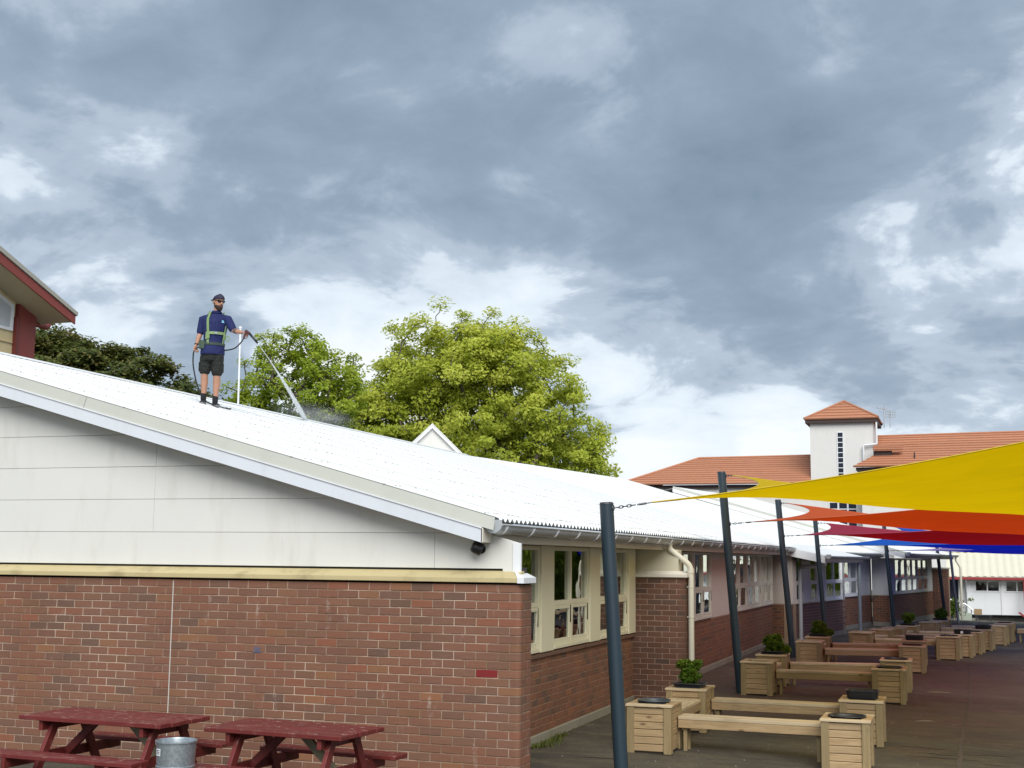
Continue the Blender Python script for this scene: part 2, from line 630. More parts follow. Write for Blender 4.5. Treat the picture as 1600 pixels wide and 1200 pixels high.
def glass_mat():
    m, nt, out = newmat('window_glass')
    tr = mnode(nt, 'ShaderNodeBsdfTransparent')
    tr.inputs[0].default_value = (0.62, 0.66, 0.64, 1)
    gl = mnode(nt, 'ShaderNodeBsdfGlossy')
    gl.inputs['Roughness'].default_value = 0.015
    gl.inputs['Color'].default_value = (0.9, 0.95, 0.93, 1)
    fr = mnode(nt, 'ShaderNodeFresnel')
    fr.inputs['IOR'].default_value = 1.5
    g = mnode(nt, 'ShaderNodeNewGeometry')
    n = mnoise(nt, g.outputs['Position'], 1.4, 2)
    b = mnode(nt, 'ShaderNodeBump')
    b.inputs['Distance'].default_value = 0.006
    nt.links.new(n, b.inputs['Height'])
    nt.links.new(b.outputs[0], gl.inputs['Normal'])
    mx = mnode(nt, 'ShaderNodeMixShader')
    nt.links.new(mm(nt, 'ADD', mm(nt, 'MULTIPLY', fr.outputs[0], 2.3), 0.03, True), mx.inputs[0])
    nt.links.new(tr.outputs[0], mx.inputs[1])
    nt.links.new(gl.outputs[0], mx.inputs[2])
    nt.links.new(mx.outputs[0], out.inputs[0])
    return m


M_GLASS = glass_mat()


def roof_white():
    m, nt, out = newmat('white_painted_roof_iron')
    g = mnode(nt, 'ShaderNodeNewGeometry')
    pos = g.outputs['Position']
    n1 = mnoise(nt, pos, 0.7, 5, 0.6, (0.5, 1.2, 1))
    c = mmix(nt, mm(nt, 'MULTIPLY', step01(nt, n1, 0.5, 0.78), 0.35), (0.76, 0.775, 0.77), (0.60, 0.63, 0.615))
    n2 = mnoise(nt, pos, 9, 5, 0.7)
    c = mmix(nt, mm(nt, 'MULTIPLY', step01(nt, n2, 0.58, 0.8), 0.4), c, (0.50, 0.52, 0.48))
    n3 = mnoise(nt, pos, 3.0, 5, 0.7, (0.25, 5.0, 1))
    c = mmix(nt, mm(nt, 'MULTIPLY', step01(nt, n3, 0.5, 0.8), 0.3), c, (0.52, 0.55, 0.53))
    finish(nt, out, c, 0.42)
    return m


M_ROOF = roof_white()
M_WHITE = paint('white_trim_paint', (0.74, 0.76, 0.78), 0.45, 0.05, 0.05)
M_FASCIA = paint('pale_blue_white_fascia', (0.66, 0.70, 0.75), 0.45, 0.05, 0.06)
M_CLAD = paint('off_white_cladding', (0.67, 0.672, 0.64), 0.6, 0.07, 0.20, (0.36, 0.33, 0.25))
M_CAP = paint('grey_green_barge_capping', (0.42, 0.43, 0.385), 0.5, 0.08, 0.08)
M_LEDGE = paint('mustard_ledge', (0.50, 0.42, 0.225), 0.55, 0.12, 0.45, (0.17, 0.13, 0.055), streak=False)
M_CREAM = paint('cream_joinery', (0.72, 0.68, 0.50), 0.45, 0.06, 0.12, (0.3, 0.26, 0.16))
M_CREAMW = paint('pale_joinery', (0.62, 0.59, 0.52), 0.5, 0.06, 0.1)
M_STUCCO = paint('pink_lit_cream_render', (0.56, 0.50, 0.45), 0.8, 0.08, 0.12, (0.34, 0.28, 0.22), bump=0.002)  # cream render with the sail's pink light put into its colour
M_STUCCO2 = paint('pale_grey_render', (0.60, 0.61, 0.60), 0.8, 0.06, 0.1, bump=0.002)
M_SOFFIT = paint('soffit_cream', (0.50, 0.47, 0.36), 0.7, 0.06, 0.1)
M_GUTTER = paint('galvanised_gutter', (0.52, 0.55, 0.57), 0.42, 0.1, 0.15, metal=0.35)
M_PIPEW = paint('cream_downpipe', (0.62, 0.60, 0.51), 0.45, 0.05, 0.15)
M_CONC = paint('concrete_plinth', (0.26, 0.245, 0.20), 0.9, 0.3, 0.4, (0.12, 0.12, 0.06), bump=0.006)
M_DARK = paint('dark_interior', (0.035, 0.034, 0.032), 0.8)
M_INT = paint('interior_wall', (0.20, 0.19, 0.17), 0.8)
M_BLACK = paint('black_plastic', (0.012, 0.013, 0.016), 0.42)
M_BLACKG = paint('charcoal_plastic', (0.035, 0.038, 0.045), 0.4)
M_SOIL = paint('potting_soil', (0.025, 0.018, 0.012), 0.95, bump=0.01)
M_POLE = paint('dark_slate_pole', (0.020, 0.036, 0.050), 0.38, 0.1, 0.1, (0.05, 0.05, 0.045))
M_STEEL = paint('galvanised_steel', (0.55, 0.57, 0.58), 0.35, 0.1, 0.1, metal=0.8)
M_CHAIN = paint('steel_chain', (0.16, 0.16, 0.17), 0.35, metal=0.8)
M_TERRA = paint('terracotta_tile', (0.46, 0.205, 0.115), 0.7, 0.12, 0.15, (0.22, 0.11, 0.07), objvar=0.25)
M_TOWER = paint('tower_render', (0.66, 0.655, 0.64), 0.8, 0.04, 0.08)
M_BROWN = paint('dark_brown_eaves', (0.045, 0.025, 0.022), 0.6)
M_REDP = paint('red_brown_paint', (0.23, 0.045, 0.035), 0.55, 0.08, 0.1)
M_REDT = paint('bright_red_trim', (0.30, 0.035, 0.035), 0.5)
M_YCREAM = paint('yellow_cream_wall', (0.60, 0.50, 0.29), 0.7, 0.05, 0.05)
M_ROOFG = paint('grey_roof_sheet', (0.36, 0.35, 0.30), 0.6, 0.08, 0.1)
M_CREAMROOF = paint('cream_roof_sheet', (0.66, 0.63, 0.50), 0.55, 0.06, 0.08)
M_BLUEP = paint('blue_paint', (0.115, 0.12, 0.19), 0.8, 0.3, scale=20)
M_REDBRICK = paint('bright_red_painted_brick', (0.19, 0.014, 0.014), 0.5, 0.1, 0.1, (0.3, 0.12, 0.1))
M_GRASS = leaf_mat('grass_blade', (0.035, 0.05, 0.012), (0.09, 0.115, 0.02), (0.17, 0.18, 0.04), 0.25)

# ------------------------------------------------------------------ ground


def gz(x):
    return -0.022 * min(max(0.0, x - 0.3), 8.0)


def ground():
    xs = [-600, -150, -60, -25, -12, -6, -3, 0.3, 2, 4, 6, 8.3, 12, 25, 60, 150, 600]
    ys = [-600, -100, -30, -14, -8, -4, 0, 4, 8, 12, 16, 20, 25, 30, 36, 44, 47, 50, 54, 58, 64, 80, 110, 200, 500, 1200]

    def z(x, y):
        k = min(max((y - 45) / 13.0, 0), 1)
        k = k * k * (3 - 2 * k)
        return gz(x) - 0.95 * k
    vs = [(x, y, z(x, y)) for y in ys for x in xs]
    n = len(xs)
    fs = [(j * n + i, j * n + i + 1, (j + 1) * n + i + 1, (j + 1) * n + i) for j in range(len(ys) - 1) for i in range(n - 1)]
    o = MB().add(vs, fs).build('ground', M_ASPH, smooth=True)
    setp(o, kind='structure')


ground()
# ------------------------------------------------------------------ bricks
BLm, CH = 0.2422, 0.0855        # brick module and course
BL_, BH, BD = 0.2322, 0.0765, 0.06


def brick_mesh():
    """front faces -Y; origin at the left bottom front corner; small chamfer on the face edges"""
    c = 0.004
    L, H, D = BL_, BH, BD
    vs = [(c, 0, c), (L - c, 0, c), (L - c, 0, H - c), (c, 0, H - c), (0, c, 0), (L, c, 0), (L, c, H), (0, c, H), (0, D, 0), (L, D, 0), (L, D, H), (0, D, H)]
    fs = [(0, 1, 2, 3), (4, 5, 1, 0), (5, 6, 2, 1), (6, 7, 3, 2), (7, 4, 0, 3), (8, 9, 5, 4), (9, 10, 6, 5), (10, 11, 7, 6), (11, 8, 4, 7)]
    return MB().add(vs, fs)


BRICK_MB = brick_mesh()


def add_brick(mb, o, u, n, L, jit=0.0015):
    """one brick into a joined field: o = lower front corner, u = along, n = outward normal"""
    o, u, n = Vector(o), Vector(u), Vector(n)
    o = o + n * random.uniform(-jit, jit)
    s = L / BL_
    vs = [o + u * (p[0] * s) - n * p[1] + Vector((0, 0, p[2])) for p in BRICK_MB.v]
    mb.add(vs, BRICK_MB.f)


def brick_field(mb, o, u, n, length, rows, skip=None, phase=0):
    o, u = Vector(o), Vector(u)
    for r in range(rows):
        x = 0.0 if (r + phase) % 2 == 0 else -BLm / 2
        while x < length - 0.03:
            a, b = max(x, 0), min(x + BL_, length)
            if b - a > 0.03:
                add_brick(mb, o + u * a + Vector((0, 0, r * CH + 0.009)), u, n, b - a)
            x += BLm


# ------------------------------------------------------------------ near classroom block
A = empty('classroom_block', (0, 0, 0), 0, 'near classroom block with a white iron roof, off-white gable cladding and red-brown brick end wall', 'school building', 'classroom blocks in a row')
WX = -0.86          # window wall plane
# --- brick end wall
WT = 2.03           # top of the brickwork
mb = MB()
_r = 0.05
mb.prism([(-12.0, 0.006, -0.1), (-_r, 0.006, -0.1)] + [(-0.006 - _r + 0.006 + (_r - 0.006) * math.sin(a), _r - (_r - 0.006) * math.cos(a), -0.1) for a in (PI / 8, PI / 4, 3 * PI / 8)] + [(-0.006, _r, -0.1), (-0.006, 0.344, -0.1), (-12.0, 0.344, -0.1)], (0, 0, WT - 0.004 + 0.1))
wall = mb.build('brick_wall', M_MORTAR, A)
bme = BRICK_MB.mesh('brick')
SEAM = -4.09


def corner_mesh(Lx, Ly):
    r = 0.05
    H = BH
    prof = [(-Lx, 0.0), (-r, 0.0)] + [(-r + r * math.sin(a), r - r * math.cos(a)) for a in (PI / 8, PI / 4, 3 * PI / 8, PI / 2)] + [(0, Ly), (-Lx, Ly)]
    poly = [(x, y, 0) for x, y in prof]
    return MB().prism(poly, (0, 0, H)).mesh('brick', bevel=0.003)


cm_odd, cm_even = corner_mesh(BL_, 0.107), corner_mesh(0.111, BL_ - 0.004)
bricks = []
NR = 24
for k in range(NR):
    z0 = WT - (k + 1) * CH + 0.005
    odd = k % 2 == 0
    bricks.append(('corner', odd, 0, z0, 0))
    # right section, from the corner to the movement joint
    x = -(BL_ + 0.01) if odd else -0.121
    while x > SEAM + 0.02:
        x0 = max(x - BL_, SEAM + 0.006)
        if x - x0 > 0.03:
            bricks.append(('b', x0, x - x0, z0, k))
        x -= BLm
    x = SEAM - 0.006 if odd else SEAM - 0.006
    first = 0.205 if odd else 0.085
    w = first
    while x > -7.2:
        bricks.append(('b', x - w, w, z0, k))
        x -= w + 0.01
        w = BL_
CAMP = Vector((4.23, -12.565, 2.295))


def brick_px(b):
    x = 0 if b[0] == 'corner' else b[1] + b[2] / 2
    P = Vector((x, 0, b[3] + 0.04)) - CAMP
    z = P.dot(FW)
    py = 600 - 2020 * P.dot(UU) / z
    px = 800 + 2020 * P.dot(RR) / z
    ok = py < 1196 and px > -20
    ln = 0.3 if b[0] == 'corner' else b[2]
    return ok, ln / z ** 2


bricks.sort(key=lambda b: (not brick_px(b)[0], -brick_px(b)[1]))
cnt = 0
stuff = MB()
for b in bricks:
    ok, _ = brick_px(b)
    jy = random.uniform(-0.0018, 0.0012)
    if b[0] == 'corner':
        link(cm_odd if b[1] else cm_even, 'brick', M_BRICK, wall, loc=(0, jy, b[3]))
        cnt += 1
        continue
    if not ok:
        if b[1] > -7.0:
            add_brick(stuff, (b[1], 0, b[3]), (1, 0, 0), (0, -1, 0), b[2])
        continue
    red = abs(b[1] - (-0.49)) < 0.12 and abs(b[3] - 1.09) < 0.04 and b[2] > 0.2
    if cnt < 276 or red:
        me = bme
        if red:
            me = bme.copy()
            me.materials.clear()
        o = link(me, 'brick', M_REDBRICK if red else M_BRICK, wall, loc=(b[1], jy, b[3]), rot=(random.uniform(-.004, .004), random.uniform(-.004, .004), random.uniform(-.006, .006)), scale=(b[2] / BL_, 1, 1))
        if red:
            o['label'] = 'brick painted bright red near the wall corner'
        cnt += 1
    else:
        add_brick(stuff, (b[1], 0, b[3]), (1, 0, 0), (0, -1, 0), b[2])
# end face of the wall beyond the corner bricks
for k in range(NR):
    z0 = WT - (k + 1) * CH + 0.005
    y = 0.117 if k % 2 == 0 else 0.238
    add_brick(stuff, (0, y, z0), (0, 1, 0), (1, 0, 0), 0.35 - y)
stuff.build('brick', M_BRICK, wall, kind='stuff')
# small chalky blue mark and scratch on a brick
mk = MB()
for dx, a in ((-0.05, 0.5), (-0.025, 0.25), (0.0, 0.0), (0.025, -0.3), (0.05, -0.6)):
    p = Vector((-3.0 + dx * 0.3, -0.004, 1.272))
    q = p + Vector((-math.sin(a) * 0.05, 0, math.cos(a) * 0.05))
    mk.bar(p, q, 0.010, 0.003, (0, 1, 0))
mk.bar((-3.05, -0.004, 1.268), (-2.95, -0.004, 1.268), 0.016, 0.003, (0, 1, 0))
mk.build('paint_mark', M_BLUEP, wall)
sj = MB().box(SEAM - 0.005, SEAM + 0.005, -0.001, 0.01, 0, WT - 0.02)
sj.build('movement_joint', paint('pale_sealant', (0.55, 0.52, 0.48), 0.7), wall)

# --- mustard ledge between bricks and cladding: sloping sill with a drip edge
lg = MB()
lg.prism([(-12, -0.035, 2.047), (-12, 0.2, 2.047), (-12, 0.2, 2.165), (-12, 0.13, 2.165), (-12, -0.035, 2.098)], (12.0 - 0.03, 0, 0))
lg.build('ledge', M_LEDGE, A, bevel=0.004)
le = MB()
le.prism([(-0.027, -0.038, 2.044), (0.045, -0.038, 2.044), (0.045, -0.038, 2.098), (-0.027, -0.038, 2.098)], (0, 0.40, 0))
le.add([(-0.027, -0.038, 2.0985), (0.045, -0.038, 2.0985), (0.045, 0.362, 2.0985), (-0.027, 0.362, 2.0985), (-0.10, 0.09, 2.165), (-0.10, 0.362, 2.165)], [(0, 1, 2, 3), (0, 3, 5, 4), (0, 4, 1), (1, 4, 5), (1, 5, 2)])
le.build('ledge_end_cap', M_WHITE, A)
MB().box(-12, -0.05, 0.15, 0.34, 2.03, 2.20).build('gap_shade_strip', M_DARK, A)  # dark strip: shadow in the gap under the cladding, put in as colour

# --- gable cladding boards
RS = 0.2767


def zr(x):
    return 2.606 - RS * x


CY = 0.12
RIDGE = -10.2
lines = [2.185, 2.552, 2.925, 3.30, 3.675, 4.045, 4.42, 4.79, 5.16, 5.40]
joints = [(-4.47, 1, 4), (-1.0, 0, 2)]
clad = MB().prism([(RIDGE, CY + 0.022, 2.19), (-0.11, CY + 0.022, 2.19), (-0.11, CY + 0.022, 2.44), (RIDGE, CY + 0.022, 2.44 - RS * (RIDGE + 0.11))], (0, 0.07, 0)).build('cladding', M_CLAD, A)


def clip_under(poly, c0, slope):
    """keep the part of an (x, z) polygon with z <= c0 - slope * x"""
    out = []
    g = lambda p: p[1] - (c0 - slope * p[0])
    for p, q in zip(poly, poly[1:] + poly[:1]):
        gp, gq = g(p), g(q)
        if gp <= 0:
            out.append(p)
        if gp * gq < 0:
            t = gp / (gp - gq)
            out.append((p[0] + (q[0] - p[0]) * t, p[1] + (q[1] - p[1]) * t))
    return out


for i in range(len(lines) - 1):
    z0, z1 = lines[i] + 0.0022, lines[i + 1] - 0.0015
    xs_ = [RIDGE - 0.2] + [jx for jx, a_, b_ in joints if a_ <= i < b_] + [-0.06]
    for a_, b_ in zip(xs_[:-1], xs_[1:]):
        poly = [(a_ + 0.0015, z0), (b_ - 0.0015, z0), (b_ - 0.0015, z1), (a_ + 0.0015, z1)]
        if i == 0 and b_ == -0.06:
            poly = [(a_ + 0.0015, z0), (-0.24, z0), (-0.24, 2.128), (-0.06, 2.128), (-0.06, z1), (a_ + 0.0015, z1)]
        poly = clip_under(poly, 2.435, RS)
        if len(poly) > 2:
            MB().prism([(p[0], CY + random.uniform(-.0012, .0012), p[1]) for p in poly], (0, 0.02, 0)).build('cladding_board', M_CLAD, clad, bevel=0.002)
MB().box(-0.125, -0.052, CY - 0.012, CY - 0.001, 2.125, 2.452).build('corner_trim', M_WHITE, A)
MB().box(-0.052, -0.040, CY - 0.012, 0.145, 2.125, 2.452).build('corner_trim', M_WHITE, A)
MB().box(-0.86, -0.22, 0.20, 0.34, 2.03, 2.452).build('end_wall_upper', M_SOFFIT, A)

# --- barge board, drip edge, capping
YB = -0.15
E0 = -0.37
bz = lambda x: 2.345 - RS * x - 0.0        # underside of barge board
tz = lambda x: 2.492 - RS * x              # top of barge board
XL = RIDGE
MB().prism([(XL, YB, bz(XL)), (E0, YB, bz(E0)), (E0, YB, tz(E0)), (XL, YB, tz(XL))], (0, 0.035, 0)).build('barge_board', M_FASCIA, A, bevel=0.003)
MB().prism([(XL, YB - 0.012, tz(XL) - 0.002), (E0 - 0.004, YB - 0.012, tz(E0) - 0.002), (E0 - 0.004, YB - 0.012, tz(E0) + 0.014), (XL, YB - 0.012, tz(XL) + 0.014)], (0, 0.06, 0)).build('drip_edge', M_WHITE, A)
cp = MB()
JX = [XL, -4.95, -4.94, E0 + 0.10]
for x0, x1 in ((XL, -5.305), (-5.30, E0 + 0.12)):
    cp.add([(x0, YB + 0.002, tz(x0) + 0.014), (x1, YB + 0.002, tz(x1) + 0.014), (x1, YB + 0.05, zr(x1) + 0.030), (x0, YB + 0.05, zr(x0) + 0.030), (x1, YB + 0.12, zr(x1) + 0.036), (x0, YB + 0.12, zr(x0) + 0.036)], [(0, 1, 2, 3), (3, 2, 4, 5)])
cp.build('barge_capping', M_CAP, A)
MB().prism([(XL, YB + 0.036, bz(XL) + 0.01), (E0, YB + 0.036, bz(E0) + 0.01), (E0, YB + 0.036, bz(E0) + 0.022), (XL, YB + 0.036, bz(XL) + 0.022)], (0, CY - YB - 0.036, 0)).build('verge_soffit', M_SOFFIT, A)

# --- roof sheets
YE = 24.9


def corr_sheet(name, width, x_eave, x_ridge, zf, pitch=0.0762, amp=0.0085, per=6, nx=3):
    n = int(round(width / pitch * per))
    vs, fs = [], []
    for i in range(nx + 1):
        x = x_eave + (x_ridge - x_eave) * i / nx
        for j in range(n + 1):
            y = width * j / n
            vs.append((x, y, zf(x) + amp * math.cos(2 * PI * y / pitch)))
    for i in range(nx):
        for j in range(n):
            fs.append((i * (n + 1) + j, i * (n + 1) + j + 1, (i + 1) * (n + 1) + j + 1, (i + 1) * (n + 1) + j))
    return MB().add(vs, fs).mesh(name, smooth=True)


roof = MB()
roof.add([(-0.30, -0.09, zr(-0.3) - 0.03), (-0.30, YE, zr(-0.3) - 0.03), (RIDGE, YE, zr(RIDGE) - 0.03), (RIDGE, -0.09, zr(RIDGE) - 0.03)], [(0, 1, 2, 3)])
roof.add([(RIDGE, -0.09, zr(RIDGE) - 0.03), (RIDGE, YE, zr(RIDGE) - 0.03), (-13.6, YE, zr(RIDGE) - 1.0), (-13.6, -0.09, zr(RIDGE) - 1.0)], [(0, 1, 2, 3)])
roof = roof.build('roof', M_ROOF, A)
sh = corr_sheet('roof_sheet', 1.022, -0.215, RIDGE, lambda x: zr(x) + 0.016, pitch=0.146, amp=0.020, per=10)
k = 0
y = -0.098
while y < YE - 0.3:
    link(sh, 'roof_sheet', M_ROOF, roof, loc=(0, y, 0.003 * (k % 2)))
    y += 1.022
    k += 1
rc = MB().prism([(RIDGE + 0.16, -0.09, zr(RIDGE + 0.16) + 0.045), (RIDGE + 0.02, -0.09, zr(RIDGE) + 0.060), (RIDGE - 0.02, -0.09, zr(RIDGE) + 0.060), (RIDGE - 0.16, -0.09, zr(RIDGE + 0.16) + 0.045)], (0, YE, 0))
rc.build('ridge_capping', M_ROOF, roof)
sc_ = MB()
for xx in (-0.42, -1.5, -2.6, -3.7, -4.8, -5.9, -7.0, -8.1, -9.2):
    yy = -0.098
    i = 0
    while yy < 14:
        if random.random() < 0.8:
            xj = xx + random.uniform(-.02, .02)
            sc_.tube([(xj, yy, zr(xj) + 0.034), (xj, yy, zr(xj) + 0.044)], 0.013, 6)
        yy += 0.146 * (1 if i % 2 or xx > -0.5 else 2)
        i += 1
sc_.build('roof_screw', paint('weathered_screw', (0.42, 0.43, 0.41), 0.6), roof, kind='stuff')
MB().box(-13.58, -13.4, 0, YE, 0, 4.2).build('back_wall', M_CLAD, A)
MB().box(-13.4, WX - 0.05, YE - 0.3, YE - 0.1, 0, 2.4).build('party_wall', M_CLAD, A)

# --- eaves: fascia, soffit, gutter with straps
MB().box(-0.385, -0.36, YB, YE, 2.452, 2.60).build('fascia', M_CREAMW, A, bevel=0.003)
MB().box(WX - 0.1, -0.386, 0.345, YE, 2.462, 2.474).build('soffit', M_SOFFIT, A)


def half_gutter(parent, x, z, y0, y1, r=0.088, straps=True, mat=None, step=0.9, smooth=True):
    mat = mat or M_GUTTER
    g = MB()
    arc = [(x + r * math.cos(a), z + r * math.sin(a)) for a in [PI + PI * i / 12 for i in range(13)]]
    inn = [(x + (r - .006) * math.cos(a), z + (r - .006) * math.sin(a)) for a in [2 * PI - PI * i / 12 for i in range(13)]]
    ring0 = [Vector((p[0], y0, p[1])) for p in arc + inn]
    ring1 = [Vector((p[0], y1, p[1])) for p in arc + inn]
    g.loft([ring0, ring1], cap=True)
    g.tube([(x + r + 0.004, y0, z + 0.004), (x + r + 0.004, y1, z + 0.004)], 0.011, 8)
    o = auto_smooth(g.build('gutter', mat, parent), 50)
    cap = MB()
    pts = [(x + (r + .004) * math.cos(a), y0 - 0.012, z + 0.012 + (r + .004) * math.sin(a)) for a in [2 * PI * i / 28 for i in range(28)]]
    pts = [(p[0], p[1], min(p[2], z + 0.055)) for p in pts]
    cap.prism(pts, (0, 0.013, 0))
    cap.build('gutter_end', mat, o)
    if straps:
        y = y0 + 0.15
        first = None
        while y < min(y1, y0 + 24):
            if first is None:
                s = MB()
                out_ = [(x + (r + .010) * math.cos(a), z + (r + .010) * math.sin(a)) for a in [PI + PI * i / 10 for i in range(11)]]
                in_ = [(x + (r - .001) * math.cos(a), z + (r - .001) * math.sin(a)) for a in [2 * PI - PI * i / 10 for i in range(11)]]
                s.prism([(p[0], 0, p[1]) for p in out_ + in_], (0, 0.034, 0))
                first = s.mesh('gutter_strap')
            link(first, 'gutter_strap', M_WHITE, o, loc=(0, y, 0))
            y += step
    return o


half_gutter(A, -0.262, 2.628, -0.10, YE)

# --- window wall: dado bricks, sill, joinery
dado = MB().box(WX - 0.3, WX - 0.006, 0.30, YE, -0.1, 1.075).build('dado_wall', M_MORTAR2, A)
st = MB()
brick_field(st, (WX, 1.6, 0.115), (0, 1, 0), (1, 0, 0), 6.72, 11)
brick_field(st, (WX, 8.66, 0.115), (0, 1, 0), (1, 0, 0), YE - 8.66, 11)
st.build('brick', M_BRICK2, dado, kind='stuff')
pl = MB().box(WX - 0.02, WX + 0.022, 0.35, YE, -0.1, 0.112)
pl.build('plinth', M_CONC, A, bevel=0.006)
# sloping brick-on-edge sill
sl = MB()
y = 1.6
while y < 8.28:
    sl.prism([(WX - 0.06, y, 1.062), (WX + 0.035, y, 1.058), (WX + 0.035, y, 1.10), (WX - 0.06, y, 1.128)], (0, 0.078, 0))
    y += 0.086
sl.build('brick_sill', brick_mat('dark_sill_brick', [(0, (0.11, 0.065, 0.045)), (1, (0.16, 0.085, 0.055))], 0.1), A, kind='stuff')


def window_unit(parent, xw, y0, y1, z0, z1, zt, n, jm, open_=0.03, name='window', stay=True):
    """n lights over n hopper sashes in one frame; faces +X"""
    f = MB()
    d0, d1 = xw - 0.07, xw + 0.02
    fw = 0.055
    f.box(d0, d1, y0, y0 + fw, z0, z1)
    f.box(d0, d1, y1 - fw, y1, z0, z1)
    f.box(d0, d1 - 0.002, y0 + fw, y1 - fw, z1 - fw, z1)
    f.box(d0, d1 + 0.02, y0 + fw, y1 - fw, z0, z0 + 0.05)
    f.box(d0, d1 - 0.002, y0 + fw, y1 - fw, zt - 0.03, zt + 0.03)
    w = (y1 - y0 - 2 * fw) / n
    for i in range(1, n):
        yc = y0 + fw + w * i
        f.box(d0, d1 - 0.004, yc - 0.028, yc + 0.028, z0 + 0.05, zt - 0.03)
        f.box(d0, d1 - 0.004, yc - 0.028, yc + 0.028, zt + 0.03, z1 - fw)
    fr = f.build(name, jm, parent, bevel=0.004)
    for i in range(n):
        a, b = y0 + fw + w * i + (0.028 if i else 0), y0 + fw + w * (i + 1) - (0.028 if i < n - 1 else 0)
        p = MB().box(xw - 0.032, xw - 0.027, a, b, zt + 0.03, z1 - fw)
        p.build('pane', M_GLASS, fr)
        s = MB()
        za, zb = z0 + 0.052, zt - 0.032
        t = 0.05
        s.box(-0.045, 0, a + 0.004, a + t, za, zb)
        s.box(-0.045, 0, b - t, b - 0.004, za, zb)
        s.box(-0.045, -0.001, a + t, b - t, za, za + 0.07)
        s.box(-0.045, -0.001, a + t, b - t, zb - t, zb)
        op = random.choice((0.6, 1.0)) * open_
        M = Matrix.Translation((xw + 0.012, 0, za)) @ Matrix.Rotation(op, 4, 'Y') @ Matrix.Translation((0, 0, -za))
        s.v = [tuple(M @ Vector(v)) for v in s.v]
        so = s.build('sash', jm, fr, bevel=0.003)
        g = MB().box(-0.026, -0.022, a + t, b - t, za + 0.07, zb - t, M)
        g.build('pane', M_GLASS, fr)
        if stay:
            MB().box(xw - 0.005, xw + 0.03, b - 0.035, b - 0.02, zb - 0.24, zb - 0.005).build('stay', M_BLACK, fr)
    return fr


# first bay, three cream pairs between thick posts
for y0 in (1.50, 3.80, 6.10):
    window_unit(A, WX, y0, y0 + 1.75, 1.125, 2.455, 1.715, 2, M_CREAM)
for y0, y1 in ((0.36, 1.497), (3.253, 3.797), (5.553, 6.097), (7.853, 8.297)):
    MB().box(WX - 0.08, WX + 0.045 if y0 > 1 else WX - 0.01, y0, y1, 1.118, 2.46).build('window_post', M_CREAM, A, bevel=0.005)
# brick pier
pier = MB().box(WX - 0.2, -0.006, 8.306, 8.655, -0.1, 2.012).build('pier', paint('pier_mortar', (0.36, 0.26, 0.19), 0.9, 0.2), A)
st = MB()
brick_field(st, (WX, 8.30, 0.028), (1, 0, 0), (0, -1, 0), 0.86, 23)
brick_field(st, (0, 8.30, 0.028), (0, 1, 0), (1, 0, 0), 0.355, 23, phase=1)
st.build('brick', brick_mat('shaded_pier_brick', [(0, (0.080, 0.034, 0.022)), (0.4, (0.105, 0.042, 0.026)), (0.8, (0.072, 0.033, 0.023)), (1, (0.045, 0.030, 0.025))], 0.02), pier, kind='stuff')  # shade of the yellow sail put into the darker brick colours
MB().prism([(WX, 8.26, 2.016), (0.045, 8.26, 2.016), (0.045, 8.26, 2.06), (WX, 8.26, 2.06)], (0, 0.43, 0)).add([(WX, 8.26, 2.0605), (0.045, 8.26, 2.0605), (0.045, 8.69, 2.0605), (WX, 8.69, 2.0605), (WX, 8.36, 2.115), (-0.10, 8.36, 2.115), (-0.10, 8.66, 2.115), (WX, 8.66, 2.115)], [(0, 1, 5, 4), (1, 2, 6, 5), (4, 5, 6, 7), (2, 3, 7, 6)]).build('pier_cap', M_CREAMW, A)
MB().box(WX, -0.12, 8.37, 8.62, 2.116, 2.46).build('pier_infill', M_SOFFIT, A)
# second stretch: rendered wall with pale joinery
for y0, y1 in ((8.66, 11.36), (15.32, 17.97), (24.92 - 0.12, YE)):
    MB().box(WX - 0.2, WX, y0, y1, 1.078, 2.46).build('rendered_wall', M_STUCCO, A)
for y0, n in ((11.40, 2), (13.42, 2), (18.0, 2), (20.27, 2), (22.54, 2)):
    window_unit(A, WX, y0, y0 + (1.86 if y0 < 15 else 2.2), 1.09, 2.455, 1.715, n, M_CREAMW)
for y0, y1 in ((13.263, 13.417), (20.203, 20.267), (22.473, 22.537), (24.743, 24.797)):
    MB().box(WX - 0.08, WX + 0.03, y0, y1, 1.085, 2.46).build('window_post', M_CREAMW, A, bevel=0.004)
# rooms behind the glass
rm = MB()
rm.box(-6.2, -6.1, 0.36, YE - 0.3, 0, 2.6)
rm.box(-6.1, WX - 0.31, 0.36, YE - 0.3, 0.0, 0.05)
for y in (8.45, 15.0, 17.9):
    rm.box(-6.1, WX - 0.22, y, y + 0.1, 0.06, 2.6)
rm.box(-6.1, WX - 0.31, 0.36, YE - 0.3, 2.62, 2.66)
rm.build('room_lining', M_INT, A)
# curtains seen through the panes
M_CURT = paint('mustard_curtain', (0.40, 0.30, 0.05), 0.8)
M_CURTG = paint('grey_curtain', (0.22, 0.21, 0.20), 0.8)
for y0, y1, m in ((2.35, 3.1, M_CURT), (4.75, 5.0, M_CURTG), (5.55, 5.7, M_CURTG), (7.0, 7.25, M_CURTG), (12.3, 12.7, M_CURTG), (19.0, 19.5, M_CURTG), (21.3, 21.9, M_CURTG)):
    c = MB()
    N = 16
    pts = [(WX - 0.28 + 0.02 * math.sin(i * 2.4), y0 + (y1 - y0) * i / N) for i in range(N + 1)]
    vs = [(x, y, z) for z in (1.0, 2.45) for x, y in pts]
    c.add(vs, [(i, i + 1, N + 2 + i, N + 1 + i) for i in range(N)])
    c.build('curtain', m, A, smooth=True)


